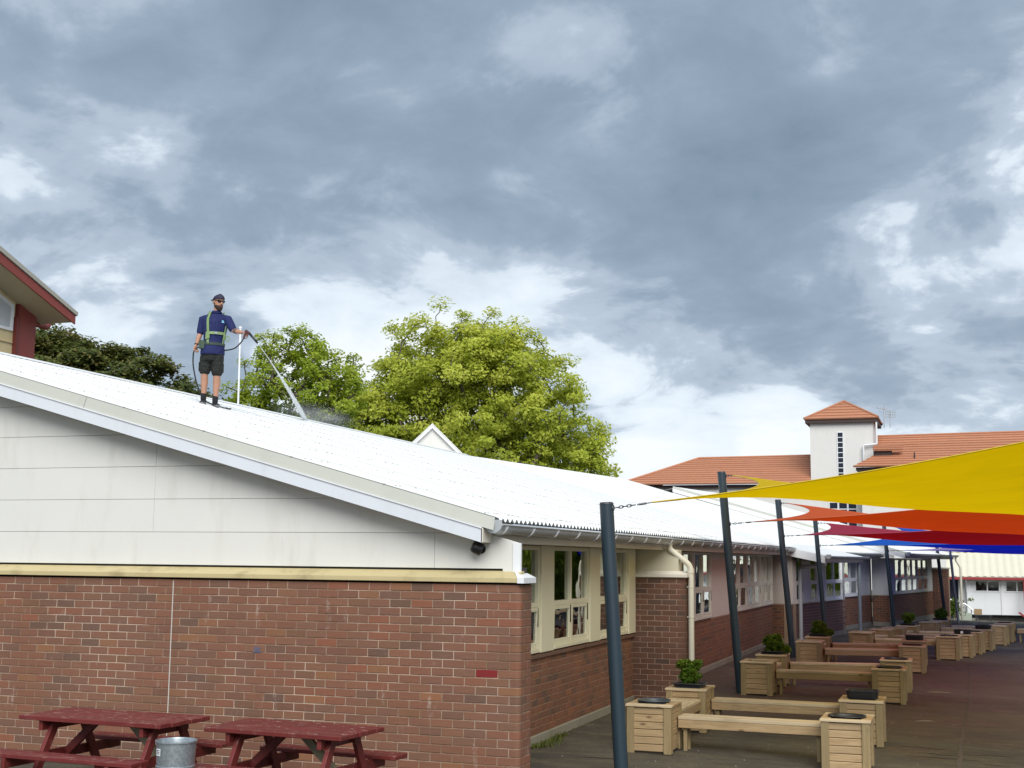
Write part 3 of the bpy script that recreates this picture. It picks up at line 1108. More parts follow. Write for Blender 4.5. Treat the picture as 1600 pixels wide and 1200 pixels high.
# --- downpipe on the pier end
def pipe(parent, pts, r, m, clips=(), sockets=(), name='downpipe'):
    P = [Vector(p) for p in pts]
    path = [P[0]]
    for i in range(1, len(P) - 1):
        a, b, c = P[i - 1], P[i], P[i + 1]
        d = min(0.09, (b - a).length * .4, (c - b).length * .4)
        p0, p1 = b + (a - b).normalized() * d, b + (c - b).normalized() * d
        for t in (0, .25, .5, .75, 1):
            path.append(p0 * (1 - t) ** 2 + b * 2 * t * (1 - t) + p1 * t * t)
    path.append(P[-1])
    o = auto_smooth(MB().tube(path, r, 14).build(name, m, parent), 60)
    for c in clips:
        MB().tube([(c[0], c[1], c[2] - 0.012), (c[0], c[1], c[2] + 0.012)], r + 0.005, 14).build('pipe_clip', m, o)
        MB().box(c[0] - r - 0.12, c[0] - r + 0.01, c[1] - 0.01, c[1] + 0.01, c[2] - 0.012, c[2] + 0.012).build('pipe_clip', m, o)
    for s in sockets:
        MB().tube([(s[0], s[1], s[2] - 0.04), (s[0], s[1], s[2] + 0.04)], r + 0.007, 14).build('pipe_socket', m, o)
    return o


pipe(A, [(-0.262, 8.35, 2.56), (-0.262, 8.35, 2.47), (0.062, 8.48, 2.20), (0.062, 8.48, 0.02)], 0.047, M_PIPEW, [(0.062, 8.48, 1.86), (0.062, 8.48, 1.38), (0.062, 8.48, 0.6)], [(0.062, 8.48, 2.12)])
# pale flashing strip at the back edge of the pier
MB().box(0.003, 0.02, 8.60, 8.66, 0.1, 2.0).build('edge_strip', M_CREAMW, A)

# --- vent pipe on the ridge
vp = MB().tube([(-10.32, 11.55, 5.30), (-10.30, 11.49, 7.16)], 0.021, 10)
vo = auto_smooth(vp.build('vent_pipe', M_WHITE, A), 60)
MB().tube([(-10.30, 11.49, 7.15), (-10.30, 11.49, 7.19)], 0.034, 10).build('vent_cap', M_WHITE, vo)
MB().tube([(-10.31, 11.53, 6.55), (-10.31, 11.53, 6.60)], 0.030, 10).build('pipe_clip', M_STEEL, vo)

# --- floodlight under the eave
fl = empty('security_light', (-0.47, CY, 2.385), 0, 'small black security light on the white cladding just under the barge board', 'wall light')
h = MB()
h.lathe([(0.0, -0.0), (0.062, 0.0), (0.065, 0.012), (0.065, 0.085), (0.05, 0.11), (0.0, 0.112)], n=18)
h.v = [tuple(Matrix.Rotation(R(-62), 4, 'Y') @ Matrix.Rotation(R(25), 4, 'X') @ Vector(p) + Vector((0.03, -0.085, -0.01))) for p in h.v]
h.build('lamp_head', M_BLACK, fl, smooth=True)
MB().tube([(0.0, 0, -0.0), (0, -0.02, 0)], 0.045, 12).build('mount', M_BLACK, fl)
MB().bar((0, -0.02, 0), (0.02, -0.09, 0), 0.02, 0.05).build('bracket', M_BLACK, fl)

# ------------------------------------------------------------------ middle block with the porch (turned 9 degrees)
ANG = R(9)
PB = (0.02, 27.1, 0)
B = empty('classroom_block', PB, -ANG, 'middle classroom block with a low porch roof, grey wall and purple-brown brick base', 'school building', 'classroom blocks in a row')
BS = 0.2837
bzr = lambda x: 2.59 - BS * x


def plain_corr_roof(parent, x_eave, x_ridge, y0, y1, zf, name='roof', mat=M_ROOF, drop=0.03, xb=None, zb=None):
    u = MB().add([(x_eave - 0.05, y0, zf(x_eave - 0.05) - drop), (x_eave - 0.05, y1, zf(x_eave - 0.05) - drop), (x_ridge, y1, zf(x_ridge) - drop), (x_ridge, y0, zf(x_ridge) - drop)], [(0, 1, 2, 3)])
    if xb is not None:
        u.add([(x_ridge, y0, zf(x_ridge) - drop), (x_ridge, y1, zf(x_ridge) - drop), (xb, y1, zb), (xb, y0, zb)], [(0, 1, 2, 3)])
    ro = u.build(name, mat, parent)
    n = int((y1 - y0) / 0.762)
    wdt = (y1 - y0) / n
    me = corr_sheet('roof_sheet', wdt, x_eave, x_ridge, zf, pitch=wdt / 5, amp=0.02, per=6)
    for i in range(n):
        link(me, 'roof_sheet', mat, ro, loc=(0, y0 + i * wdt, 0.0015 * (i % 2)))
    return ro


# main roof plane behind, porch roof in front of it
plain_corr_roof(B, -0.05, -10.4, -4.5, 9.9, bzr, xb=-13.6, zb=4.3)
MB().box(-0.16, -0.135, -1.0, 9.9, 2.40, 2.56).build('fascia', M_CREAMW, B)
half_gutter(B, -0.04, 2.565, 2.3, 10.2, straps=False)
MB().box(-0.75, -0.161, -0.6, 9.9, 2.41, 2.42).build('soffit', M_SOFFIT, B)
pz = lambda x: 2.66 - 0.205 * (x - 0.0)
P0, P1 = -2.35, 3.1
po = MB().add([(1.0, P0, pz(1.0)), (1.0, P1 - 0.9, pz(1.0)), (-1.2, P1, pz(-1.2)), (-1.2, P0, pz(-1.2)), (1.0, P0, pz(1.0) - 0.04), (1.0, P1 - 0.9, pz(1.0) - 0.04), (-1.2, P1, pz(-1.2) - 0.04), (-1.2, P0, pz(-1.2) - 0.04)], [(0, 1, 2, 3), (7, 6, 5, 4), (0, 4, 5, 1), (1, 5, 6, 2), (0, 3, 7, 4)])
po = po.build('porch_roof', M_ROOF, B)
MB().prism([(-0.55, P0 - 0.03, pz(-0.55) - 0.23), (1.0, P0 - 0.03, pz(1.0) - 0.215), (1.0, P0 - 0.03, pz(1.0) + 0.0), (-0.55, P0 - 0.03, pz(-0.55) + 0.0)], (0, 0.028, 0)).build('barge_board', M_WHITE, po)
half_gutter(B, 1.10, 2.43, P0 + 0.02, P1 - 0.75, r=0.075, straps=False)
MB().box(0.98, 1.0, P0, P1 - 0.9, 2.26, 2.44).build('fascia', M_CREAMW, po)
MB().box(-0.5, 0.979, P0 + 0.2, P1 - 0.9, 2.30, 2.31).build('porch_soffit', M_SOFFIT, po)
# return wall facing the camera, wall with a narrow window, purple-brown wall, set-back wall
def dado_seg(parent, p, q, rows=11, top=1.09, bm=None, rm=None, zt=2.42, thick=0.25, plinth=True, wall_z=True):
    """brick base with rendered wall over it, from p to q (outward normal to the right of p->q)"""
    p, q = Vector((*p, 0)), Vector((*q, 0))
    u = (q - p)
    L = u.length
    u.normalize()
    n = Vector((u.y, -u.x, 0))
    base = MB()
    a, b = p - n * 0.006, q - n * 0.006
    base.prism([a + Vector((0, 0, -0.3)), b + Vector((0, 0, -0.3)), b + Vector((0, 0, top - 0.005)), a + Vector((0, 0, top - 0.005))], -n * thick)
    d = base.build('dado_wall', M_MORTAR2, parent)
    f = MB()
    brick_field(f, p + Vector((0, 0, 0.12)), u, n, L, rows)
    f.build('brick', bm or M_BRICK2, d, kind='stuff')
    if plinth:
        pm = MB().prism([p + n * 0.018 + Vector((0, 0, -0.3)), q + n * 0.018 + Vector((0, 0, -0.3)), q + n * 0.018 + Vector((0, 0, 0.118)), p + n * 0.018 + Vector((0, 0, 0.118))], -n * 0.03)
        pm.build('plinth', M_CONC, parent)
    if wall_z:
        w = MB().prism([p + Vector((0, 0, top)), q + Vector((0, 0, top)), q + Vector((0, 0, zt)), p + Vector((0, 0, zt))], -n * thick)
        w.build('rendered_wall', rm or M_STUCCO2, parent)
    return d


M_PURPLE = brick_mat('plum_brick', [(0, (0.11, 0.062, 0.06)), (0.5, (0.135, 0.072, 0.066)), (0.9, (0.10, 0.058, 0.058)), (1, (0.07, 0.04, 0.045))], 0.05)
dado_seg(B, (-0.80, -2.05), (-0.005, -2.15), rm=M_STUCCO, bm=M_BRICK2)
dado_seg(B, (0.0, -2.15), (0.0, 3.9), rm=M_STUCCO2, bm=M_PURPLE, wall_z=False)
dado_seg(B, (0.0, 3.9), (-0.60, 3.9), rm=M_STUCCO2, bm=M_PURPLE)
dado_seg(B, (-0.60, 3.9), (-0.60, 10.4), rm=M_STUCCO2, bm=M_BRICK2, wall_z=False)
for y0, y1 in ((-2.14, -1.86), (-1.06, -0.3), (0.5, 1.45), (3.55, 3.9)):
    MB().box(-0.2, 0.0, y0, y1, 1.095, 2.42).build('rendered_wall', M_STUCCO2, B)
window_unit(B, 0, -1.86, -1.06, 1.09, 2.42, 1.7, 1, M_CREAMW)
window_unit(B, 0, -0.3, 0.5, 1.09, 2.42, 1.7, 1, M_CREAMW)
window_unit(B, 0, 1.45, 3.55, 1.09, 2.42, 1.7, 2, M_WHITE)
for y0, y1 in ((3.9, 4.0), (8.2, 10.4)):
    MB().box(-0.8, -0.60, y0, y1, 1.095, 2.42).build('rendered_wall', M_STUCCO2, B)
window_unit(B, -0.60, 4.0, 6.1, 1.09, 2.42, 1.7, 2, M_WHITE)
window_unit(B, -0.60, 6.1, 8.2, 1.09, 2.42, 1.7, 2, M_WHITE)
MB().box(-5.0, -4.9, -2.0, 10, 0, 2.6).build('room_lining', M_INT, B)
pipe(B, [(0.95, P0 + 0.15, 2.37), (0.95, P0 + 0.15, 2.16), (0.06, -1.55, 2.13), (0.06, -1.55, 0.0)], 0.06, M_GUTTER)
po_ = MB().tube([(0.95, 1.85, -0.1), (0.95, 1.85, 2.36)], 0.055, 12)
auto_smooth(po_.build('porch_post', paint('blue_grey_post', (0.27, 0.31, 0.34), 0.45), B), 60)
sg = MB().box(0.0, 0.012, 0.62, 1.25, 1.86, 2.0).build('notice_plate', M_WHITE, B)

# ------------------------------------------------------------------ far block
PC = (1.69, 37.0, 0)
Cb = empty('classroom_block', PC, -ANG, 'far classroom block with a white gable edge and pale walls over dark brown brick', 'school building', 'classroom blocks in a row')
czr = lambda x: 2.63 + 0.284 * (0.69 - x)
plain_corr_roof(Cb, 0.75, -8.2, -0.32, 9.9, czr, xb=-12.5, zb=3.9)
MB().prism([(-8.2, -0.38, czr(-8.2) - 0.2), (0.69, -0.38, czr(0.69) - 0.2), (0.69, -0.38, czr(0.69) - 0.06), (-8.2, -0.38, czr(-8.2) - 0.06)], (0, 0.03, 0)).build('barge_board', M_WHITE, Cb)
MB().prism([(-8.2, -0.36, czr(-8.2) - 0.055), (0.69, -0.36, czr(0.69) - 0.055), (0.69, -0.33, czr(0.69) + 0.03), (-8.2, -0.33, czr(-8.2) + 0.03)], (0, 0.04, 0)).build('barge_capping', M_CAP, Cb)
MB().prism([(-8.2, -0.36, 2.45), (0.3, -0.36, 2.45), (0.3, -0.36, czr(0.3) - 0.22), (-8.2, -0.36, czr(-8.2) - 0.22)], (0, 0.04, 0)).build('gable_cladding', M_CLAD, Cb)
half_gutter(Cb, 0.80, 2.60, -0.36, 10.0, straps=False)
MB().box(0.66, 0.685, -0.34, 9.9, 2.43, 2.6).build('fascia', M_CREAMW, Cb)
MB().box(-0.4, 0.659, -0.3, 9.9, 2.43, 2.44).build('soffit', M_SOFFIT, Cb)
dado_seg(Cb, (-0.62, 0.10), (0.0, 0.10), rm=M_STUCCO2)
dado_seg(Cb, (-0.10, 0.11), (-0.10, 9.2), rm=M_STUCCO2, wall_z=False)
for y0, y1 in ((0.11, 1.55), (8.15, 9.2)):
    MB().box(-0.3, -0.10, y0, y1, 1.095, 2.43).build('rendered_wall', M_STUCCO2, Cb)
for y0 in (1.55, 3.75, 5.95):
    window_unit(Cb, -0.10, y0, y0 + 2.19, 1.09, 2.42, 1.7, 2, M_CREAMW)
MB().box(-5.0, -4.9, 0.2, 9.0, 0, 2.6).build('room_lining', M_INT, Cb)
pr = MB().box(-0.3, 0.544, 9.206, 9.55, -0.3, 2.02).build('pier', M_MORTAR2, Cb)
f = MB()
brick_field(f, (-0.10, 9.20, 0.028), (1, 0, 0), (0, -1, 0), 0.65, 23)
f.build('brick', brick_mat('deep_brown_brick', [(0, (0.075, 0.034, 0.028)), (1, (0.105, 0.042, 0.032))], 0.02), pr, kind='stuff')
MB().box(-0.3, 0.58, 9.17, 9.6, 2.024, 2.08).build('pier_cap', M_CREAMW, Cb)
pipe(Cb, [(0.80, 9.75, 2.55), (0.80, 9.75, 2.4), (0.98, 9.75, 2.1), (0.98, 9.75, -0.3)], 0.05, M_PIPEW)

# ------------------------------------------------------------------ shade-sail poles
POLES = [(0.71, 1.34, 0.54, 2.906, 0.0775, 'nearest dark slate shade-sail pole, thickest in view, in front of the cream windows'),
         (0.50, 10.64, 0.205, 3.86, 0.074, 'dark shade-sail pole carrying the yellow sail tip, second from the camera'),
         (0.34, 19.52, 0.04, 3.76, 0.073, 'dark shade-sail pole carrying the orange sail tip, third from the camera'),
         (0.71, 23.80, 0.48, 3.40, 0.062, 'dark shade-sail pole in front of the porch, carrying the crimson sail tip'),
         (1.90, 35.90, 1.64, 3.72, 0.070, 'dark shade-sail pole at the bright blue sail tip beside the far windows'),
         (3.55, 43.30, 3.28, 3.30, 0.066, 'farthest dark shade-sail pole beside the steel pole')]
GP = 'leaning shade-sail poles'
ptop = []
for x, y, xt, zt, r, lab in POLES:
    o = empty('shade_pole', (x, y, gz(x)), 0, lab, 'pole', GP)
    d = Vector((xt - x, 0, zt))
    p = MB().tube([Vector((0, 0, -0.05)), d], r, 20)
    auto_smooth(p.build('shaft', M_POLE, o), 50)
    MB().tube([d, d + Vector((-0.001, 0, 0.022))], [r + 0.004, r * 0.9], 20).build('end_cap', M_BLACKG, o)
    ptop.append((Vector((x, y, 0)), d))
sp_ = empty('steel_pole', (4.06, 42.6, gz(3.95)), 0, 'shiny galvanised steel pole leaning beside the far downpipe', 'pole')
auto_smooth(MB().tube([(0, 0, -0.3), (-0.27, 0, 3.05)], 0.052, 14).build('shaft', M_STEEL, sp_), 50)
MB().tube([(-0.27, 0, 3.05), (-0.272, 0, 3.07)], 0.056, 14).build('end_cap', M_STEEL, sp_)

# ------------------------------------------------------------------ shade sails


def sail_mat(name, top, trans):
    m, nt, out = newmat(name)
    g = mnode(nt, 'ShaderNodeNewGeometry')
    n = mnoise(nt, g.outputs['Position'], 2.2, 4, 0.6)
    c = mmix(nt, mm(nt, 'MULTIPLY', step01(nt, n, 0.4, 0.7), 0.10), top, tuple(x * 0.7 for x in top))
    wv = mnode(nt, 'ShaderNodeTexWave')
    wv.inputs['Scale'].default_value = 60
    nt.links.new(g.outputs['Position'], wv.inputs[0])
    d = mnode(nt, 'ShaderNodeBsdfPrincipled')
    d.inputs['Roughness'].default_value = 0.7
    d.inputs['Specular IOR Level'].default_value = 0.2
    nt.links.new(c, d.inputs['Base Color'])
    tr = mnode(nt, 'ShaderNodeBsdfTranslucent')
    n2 = mnoise(nt, g.outputs['Position'], 1.1, 5, 0.6, (1.0, 3.0, 1.0), 0.6)
    nt.links.new(mmix(nt, mm(nt, 'MULTIPLY', step01(nt, n2, 0.35, 0.70), 0.30), trans, tuple(x * 0.62 for x in trans)), tr.inputs[0])
    mx = mnode(nt, 'ShaderNodeMixShader')
    mx.inputs[0].default_value = 0.55
    nt.links.new(d.outputs[0], mx.inputs[1])
    nt.links.new(tr.outputs[0], mx.inputs[2])
    nt.links.new(mx.outputs[0], out.inputs[0])
    return m


def sail(c, col, trans, label, nm, inward=(0.035, 0.06, 0.05, 0.085), sag=0.27, chain0=0.42, chain1=0.22):
    """c = corners: near-left low, near-right high, far-right low, far-left high"""
    o = empty('shade_sail', tuple(c[0]), 0, label, 'shade sail', 'coloured shade sails over the yard')
    org = Vector(c[0])
    P = [Vector(p) for p in c]
    cen = sum(P, Vector()) / 4
    # pull the cloth back from the poles by the chains
    tips = []
    for i, p in enumerate(P):
        d = (cen - p)
        d.z *= 0.3
        d.normalize()
        L = chain0 if i == 0 else chain1
        e = d if i else (P[1] - P[0]).normalized() * 0.75 + d * 0.25
        tips.append(p + e.normalized() * L)
    N = 26

    def edge(a, b, k):
        A_, B_ = tips[a], tips[b]
        mid = (A_ + B_) / 2
        inn = cen - mid
        inn.z *= 0.25
        inn.normalize()
        L = (B_ - A_).length

        def f(t):
            return A_.lerp(B_, t) + inn * (L * inward[k] * 4 * t * (1 - t)) - Vector((0, 0, (0.10 if k == 0 else 0.02) * 4 * t * (1 - t)))
        return f
    e0, e1, e2, e3 = edge(0, 1, 0), edge(1, 2, 1), edge(3, 2, 2), edge(0, 3, 3)
    vs = []
    for j in range(N + 1):
        v = j / N
        for i in range(N + 1):
            u = i / N
            S_ = e0(u) * (1 - v) + e2(u) * v + e3(v) * (1 - u) + e1(v) * u
            bl = tips[0] * ((1 - u) * (1 - v)) + tips[1] * (u * (1 - v)) + tips[2] * (u * v) + tips[3] * ((1 - u) * v)
            vs.append(S_ - bl - org - Vector((0, 0, sag * 16 * u * (1 - u) * v * (1 - v))))
    fs = [(j * (N + 1) + i, j * (N + 1) + i + 1, (j + 1) * (N + 1) + i + 1, (j + 1) * (N + 1) + i) for j in range(N) for i in range(N)]
    m = sail_mat(nm, col, trans)
    MB().add(vs, fs).build('cloth', m, o, smooth=True)
    hem = []
    for f, rv in ((e0, 0), (e1, 0), (e2, 1), (e3, 1)):
        ts = [i / N for i in range(N + 1)]
        hem.append([f(t) - org for t in (reversed(ts) if rv else ts)])
    hb = MB()
    for h_ in hem:
        hb.tube(h_, 0.009, 5)
    hb.build('edge_cable', paint(nm + '_hem', tuple(x * 0.6 for x in col), 0.6), o)
    for i in (0, 3):
        p, q = P[i] - org, tips[i] - org
        d = q - p
        L = d.length
        d.normalize()
        n = max(3, int(L * 0.55 / 0.045))
        ch = MB()
        for k in range(n):
            a = p + d * (0.03 + k * 0.045)
            s = Vector((0, 0, 1)) if k % 2 else d.cross(Vector((0, 0, 1))).normalized()
            ring = [a + d * (0.03 * math.cos(t)) + s * (0.014 * math.sin(t)) for t in [2 * PI * z / 8 for z in range(9)]]
            ch.tube(ring, 0.0055, 5, cap=False)
        ch.build('chain', M_CHAIN, o, kind='stuff')
        tb = MB()
        tb.tube([p + d * (0.03 + n * 0.045), q], [0.009, 0.007], 6)
        tb.tube([p + d * (0.05 + n * 0.045), q - d * 0.06], 0.014, 6)
        tb.build('turnbuckle', M_CHAIN, o)
        ey = MB()
        e_ = p - d * 0.01
        ring = [e_ + Vector((0, math.cos(t) * 0.03, math.sin(t) * 0.03)) for t in [2 * PI * z / 10 for z in range(11)]]
        ey.tube(ring, 0.008, 5, cap=False)
        ey.build('eye_bolt', M_CHAIN, o)
    return o


def att(i, z, off=0.085):
    b, d = ptop[i]
    t = z / d.z
    return Vector((b.x + d.x * t + off, b.y, z))


RX = [(7.4, 1.2, 4.06, 2.6), (7.4, 11.0, 3.74, 2.82), (7.6, 20.0, 3.44, 2.72), (8.2, 26.5, 3.12, 2.66), (9.3, 36.0, 3.1, 2.62), (11.0, 43.5, 3.0, 2.60)]
SC = [((0.86, 0.60, 0.008), (0.88, 0.57, 0.0), 'big yellow shade sail nearest the camera, rising to the right', 'yellow_sail'),
      ((0.85, 0.155, 0.04), (0.62, 0.05, 0.004), 'orange shade sail behind the yellow one', 'orange_sail'),
      ((0.48, 0.045, 0.10), (0.28, 0.003, 0.006), 'crimson shade sail with a pinkish top between the orange and blue sails', 'crimson_sail'),
      ((0.006, 0.15, 0.75), (0.004, 0.01, 0.40), 'bright blue shade sail under the crimson one', 'blue_sail'),
      ((0.38, 0.28, 0.66), (0.004, 0.008, 0.40), 'lilac topped shade sail farthest along the row of poles', 'lilac_sail')]
LOW = [2.856, 2.941, 2.896, 2.72, 2.69]
HI = [3.80, 3.69, 3.33, 3.59, 2.98]
for i in range(5):
    col, trn, lab, nm = SC[i]
    c = [att(i, LOW[i]), Vector((RX[i][0], RX[i][1], RX[i][2])), Vector((RX[i + 1][0], RX[i + 1][1], RX[i + 1][3])), att(i + 1, HI[i])]
    sail(c, col, trn, lab, nm, sag=(0.30, 0.27, 0.25, 0.25, 0.14)[i])

# ------------------------------------------------------------------ planter boxes, benches, pots
WBOX, DBOX, HBOX = 0.54, 0.66, 0.575


def planter_proto():
    """front faces -Y, origin at front-left foot"""
    o = empty('planter_box', (0, 0, 0))
    post = MB().box(0, 0.09, 0, 0.032, 0, HBOX - 0.032).mesh('corner_post', bevel=0.004)
    brd = MB().box(0, WBOX - 0.15, 0, 0.022, 0, 0.0815).mesh('board', bevel=0.006)
    brs = MB().box(0, 0.022, 0, DBOX - 0.15, 0, 0.0815).mesh('board', bevel=0.006)
    spost = MB().box(0, 0.032, 0, 0.09, 0, HBOX - 0.032).mesh('corner_post', bevel=0.004)
    for x in (0, WBOX - 0.09):
        for y in (0.0, DBOX - 0.032):
            link(post, 'corner_post', M_WOODZ, o, loc=(x, y, 0))
    for x in (0.0, WBOX - 0.032):
        for y in (0.034, DBOX - 0.034 - 0.09):
            link(spost, 'corner_post', M_WOODZ, o, loc=(x, y, 0))
    for k in range(6):
        z = 0.025 + k * 0.0865
        for y in (0.018, DBOX - 0.040):
            link(brd, 'board', M_WOODX, o, loc=(0.075, y, z))
        for x in (0.018, WBOX - 0.040):
            link(brs, 'board', M_WOODY, o, loc=(x, 0.075, z))
    tw = 0.115
    tx = MB().box(-0.012, WBOX + 0.012, 0, tw, 0, 0.03).mesh('top_board', bevel=0.004)
    ty = MB().box(0, tw, 0, DBOX + 0.024 - 2 * tw - 0.004, 0, 0.03).mesh('top_board', bevel=0.004)
    link(tx, 'top_board', M_WOODT, o, loc=(0, -0.012, HBOX - 0.03))
    link(tx, 'top_board', M_WOODT, o, loc=(0, DBOX + 0.012 - tw, HBOX - 0.03))
    link(ty, 'top_board', M_WOODY, o, loc=(-0.012, tw - 0.010, HBOX - 0.03))
    link(ty, 'top_board', M_WOODY, o, loc=(WBOX + 0.012 - tw, tw - 0.010, HBOX - 0.03))
    MB().box(0.03, WBOX - 0.03, 0.03, DBOX - 0.03, 0.0, 0.30).build('filling', M_SOIL, o)
    return o


def oval(rx, ry, n=28, e=2.6):
    return [(rx * math.copysign(abs(math.cos(a)) ** (2 / e), math.cos(a)), ry * math.copysign(abs(math.sin(a)) ** (2 / e), math.sin(a))) for a in [2 * PI * i / n for i in range(n)]]


def tub_mesh(rx, ry, h, e=2.6, name='rim', deep=0.09):
    pr_ = oval(1, 1, 28, e)

    def ring(s, z):
        return [Vector((x * (rx + s), y * (ry + s), z)) for x, y in pr_]
    # outer wall up, rolled rim, inner wall down, bottom
    m = MB()
    m.loft([ring(-0.03, -deep), ring(-0.012, 0.0), ring(0.0, h - 0.012), ring(0.012, h - 0.010), ring(0.012, h), ring(-0.004, h), ring(-0.014, h - 0.012), ring(-0.03, -deep * 0.55)])
    return m


PROTO = planter_proto()
BOXES = {  # set: (x, y, rotation, tub kind)
    'A1': (0.345, 3.02, 0, 'wide'), 'B1': (0.37, 5.12, 0, 'bush'), 'C1': (2.65, 2.87, 0, 'oval'), 'D1': (2.67, 5.05, 0, 'tall'),
    'A2': (0.545, 10.36, 0, 'none'), 'B2': (0.545, 12.15, 0, 'bush'), 'C2': (2.74, 10.40, 0, 'oval'), 'D2': (2.755, 12.52, 0, 'oval'),
    'A3': (0.745, 16.66, 0, 'none'), 'B3': (0.735, 18.58, 0, 'bush'), 'C3': (2.89, 16.96, 0, 'oval'), 'D3': (2.87, 18.93, 0, 'tall'),
    'A4': (1.49, 21.42, -6, 'none'), 'B4': (1.88, 23.32, -6, 'none'), 'C4': (3.57, 21.42, -6, 'oval'), 'D4': (3.89, 22.70, -6, 'tall'),
    'A5': (2.12, 24.46, -8, 'none'), 'B5': (2.42, 26.02, -8, 'bush'), 'C5': (4.13, 24.20, -8, 'oval'), 'D5': (4.42, 25.88, -8, 'tall'),
    'A6': (2.95, 28.95, -9, 'none'), 'B6': (3.22, 30.50, -9, 'bush'), 'C6': (4.87, 28.75, -9, 'none'), 'D6': (5.12, 30.62, -9, 'oval')}
BOXLAB = {
    'A1': 'near left timber planter box with a round grey tub, beside the nearest pole',
    'B1': 'timber planter box carrying the nearest clipped bush, in front of the downpipe',
    'C1': 'nearest timber planter box on the yard side, topped by a flush black oval tub',
    'D1': 'timber planter box topped by the nearest tall black trough',
    'A2': 'timber planter box with an open slot top, right behind the second pole',
    'B2': 'timber planter box under the second clipped bush from the camera',
    'C2': 'front timber planter box of the second yard-side pair, with a dark oval tub',
    'D2': 'timber planter box with a dark oval tub, half hidden behind the second yard-side box',
    'A3': 'timber planter box with an empty top, just right of the third pole',
    'B3': 'timber planter box under the third clipped bush, by the grey porch downpipe',
    'C3': 'timber planter box with a dark oval tub, in front of the second black trough',
    'D3': 'timber planter box under the black trough, third pair along the yard',
    'A4': 'plain timber planter box in front of the blue-grey porch post',
    'B4': 'timber planter box with a bare top below the far brown brick wall',
    'C4': 'broad reddish timber planter box starting the crowded far row on the yard side',
    'D4': 'timber planter box under the black trough with a white label',
    'A5': 'small looking timber planter box behind two bench rails near the fifth pole',
    'B5': 'timber planter box under the small far bush by the fifth pole',
    'C5': 'timber planter box between two boxes with black troughs, far row',
    'D5': 'timber planter box under the farthest black trough',
    'A6': 'timber planter box at the left end of the last pair of benches',
    'B6': 'timber planter box under the farthest clipped bush beside the far pole',
    'C6': 'timber planter box at the yard end of the last benches, front one',
    'D6': 'last timber planter box on the yard side, nearest the cream roofed building'}
first = True
M_TUBG = paint('slate_grey_tub', (0.055, 0.066, 0.078), 0.4)
tubs = {}
tubs['oval'] = tub_mesh(0.205, 0.20, 0.022, 2.4).mesh('tub', smooth=True)
tubs['wide'] = tub_mesh(0.19, 0.20, 0.03, 2.1).mesh('tub', smooth=True)
tubs['tall'] = tub_mesh(0.205, 0.17, 0.105, 6.0).mesh('tub')
tubs['bush'] = tub_mesh(0.215, 0.165, 0.055, 5.0).mesh('tub', smooth=True)
soil_me = MB().add([Vector((x * 0.19, y * 0.165, 0)) for x, y in oval(1, 1, 24, 3)], [tuple(range(24))]).mesh('soil')
TUBLAB = {'A1': 'round slate grey tub let into the near left planter box', 'B1': 'shallow charcoal tray holding the nearest clipped bush', 'C1': 'flush black oval tub in the nearest yard-side planter box',
          'D1': 'nearest tall black trough standing on a planter box', 'B2': 'charcoal tray holding the second clipped bush', 'C2': 'dark oval tub in the front box of the second yard-side pair', 'D2': 'dark oval tub in the rear box of the second yard-side pair',
          'B3': 'charcoal tray holding the third clipped bush by the porch', 'C3': 'dark oval tub in front of the second black trough', 'D3': 'rounded black trough on the third rear planter box', 'C4': 'dark oval tub in the broad reddish box of the far row',
          'D4': 'black trough with a white label in the far row', 'B5': 'dark tray under the small far bush by the fifth pole', 'C5': 'dark tub between the two far black troughs', 'D5': 'farthest black trough on a planter box', 'B6': 'dark tray under the farthest clipped bush', 'D6': 'dark oval tub on the last yard-side planter box'}


def leaf_cloud(centers, radii, per, size, tone_fn, flat=0.5, seed=0, outs=None):
    """leaf quads scattered in soft ellipsoids -> vertex array, tone array"""
    r_ = np.random.default_rng(seed)
    C_, T_ = [], []
    for c, ra, tb in zip(centers, radii, tone_fn):
        d = r_.normal(size=(per, 3))
        d /= np.linalg.norm(d, axis=1)[:, None]
        rad = r_.random((per, 1)) ** 0.45
        C_.append(np.asarray(c) + d * rad * np.asarray(ra))
        T_.append(np.clip(tb + r_.normal(0, 0.16, per), 0, 1))
    P = np.concatenate(C_)
    T_ = np.concatenate(T_)
    n = len(P)
    nr = r_.normal(size=(n, 3))
    nr[:, 2] = np.abs(nr[:, 2]) + flat
    if outs is not None:
        nr = nr * 0.75 + np.repeat(np.asarray(outs), per, axis=0) * 1.25
    nr /= np.linalg.norm(nr, axis=1)[:, None]
    a = r_.normal(size=(n, 3))
    u = np.cross(nr, a)
    u /= np.linalg.norm(u, axis=1)[:, None] + 1e-9
    v = np.cross(nr, u)
    s = size * (0.6 + 0.8 * r_.random((n, 1)))
    u, v = u * s, v * s * 0.55
    V = np.stack([P - u, P - v * 1.0 + u * 0.1, P + u, P + v + u * 0.1], axis=1).reshape(-1, 3)
    return V, T_


def leaf_object(V, T, name, m, parent, kind=None):
    n = len(T)
    me = bpy.data.meshes.new(name)
    me.vertices.add(4 * n)
    me.vertices.foreach_set('co', V.astype(np.float32).ravel())
    me.loops.add(4 * n)
    me.loops.foreach_set('vertex_index', np.arange(4 * n, dtype=np.int32))
    me.polygons.add(n)
    me.polygons.foreach_set('loop_start', np.arange(0, 4 * n, 4, dtype=np.int32))
    try:
        me.polygons.foreach_set('loop_total', np.full(n, 4, dtype=np.int32))
    except Exception:
        pass
    at = me.attributes.new('tone', 'FLOAT', 'FACE')
    at.data.foreach_set('value', T.astype(np.float32))
    me.update(calc_edges=True)
    me.materials.append(m)
    return link(me, name, m, parent, kind)


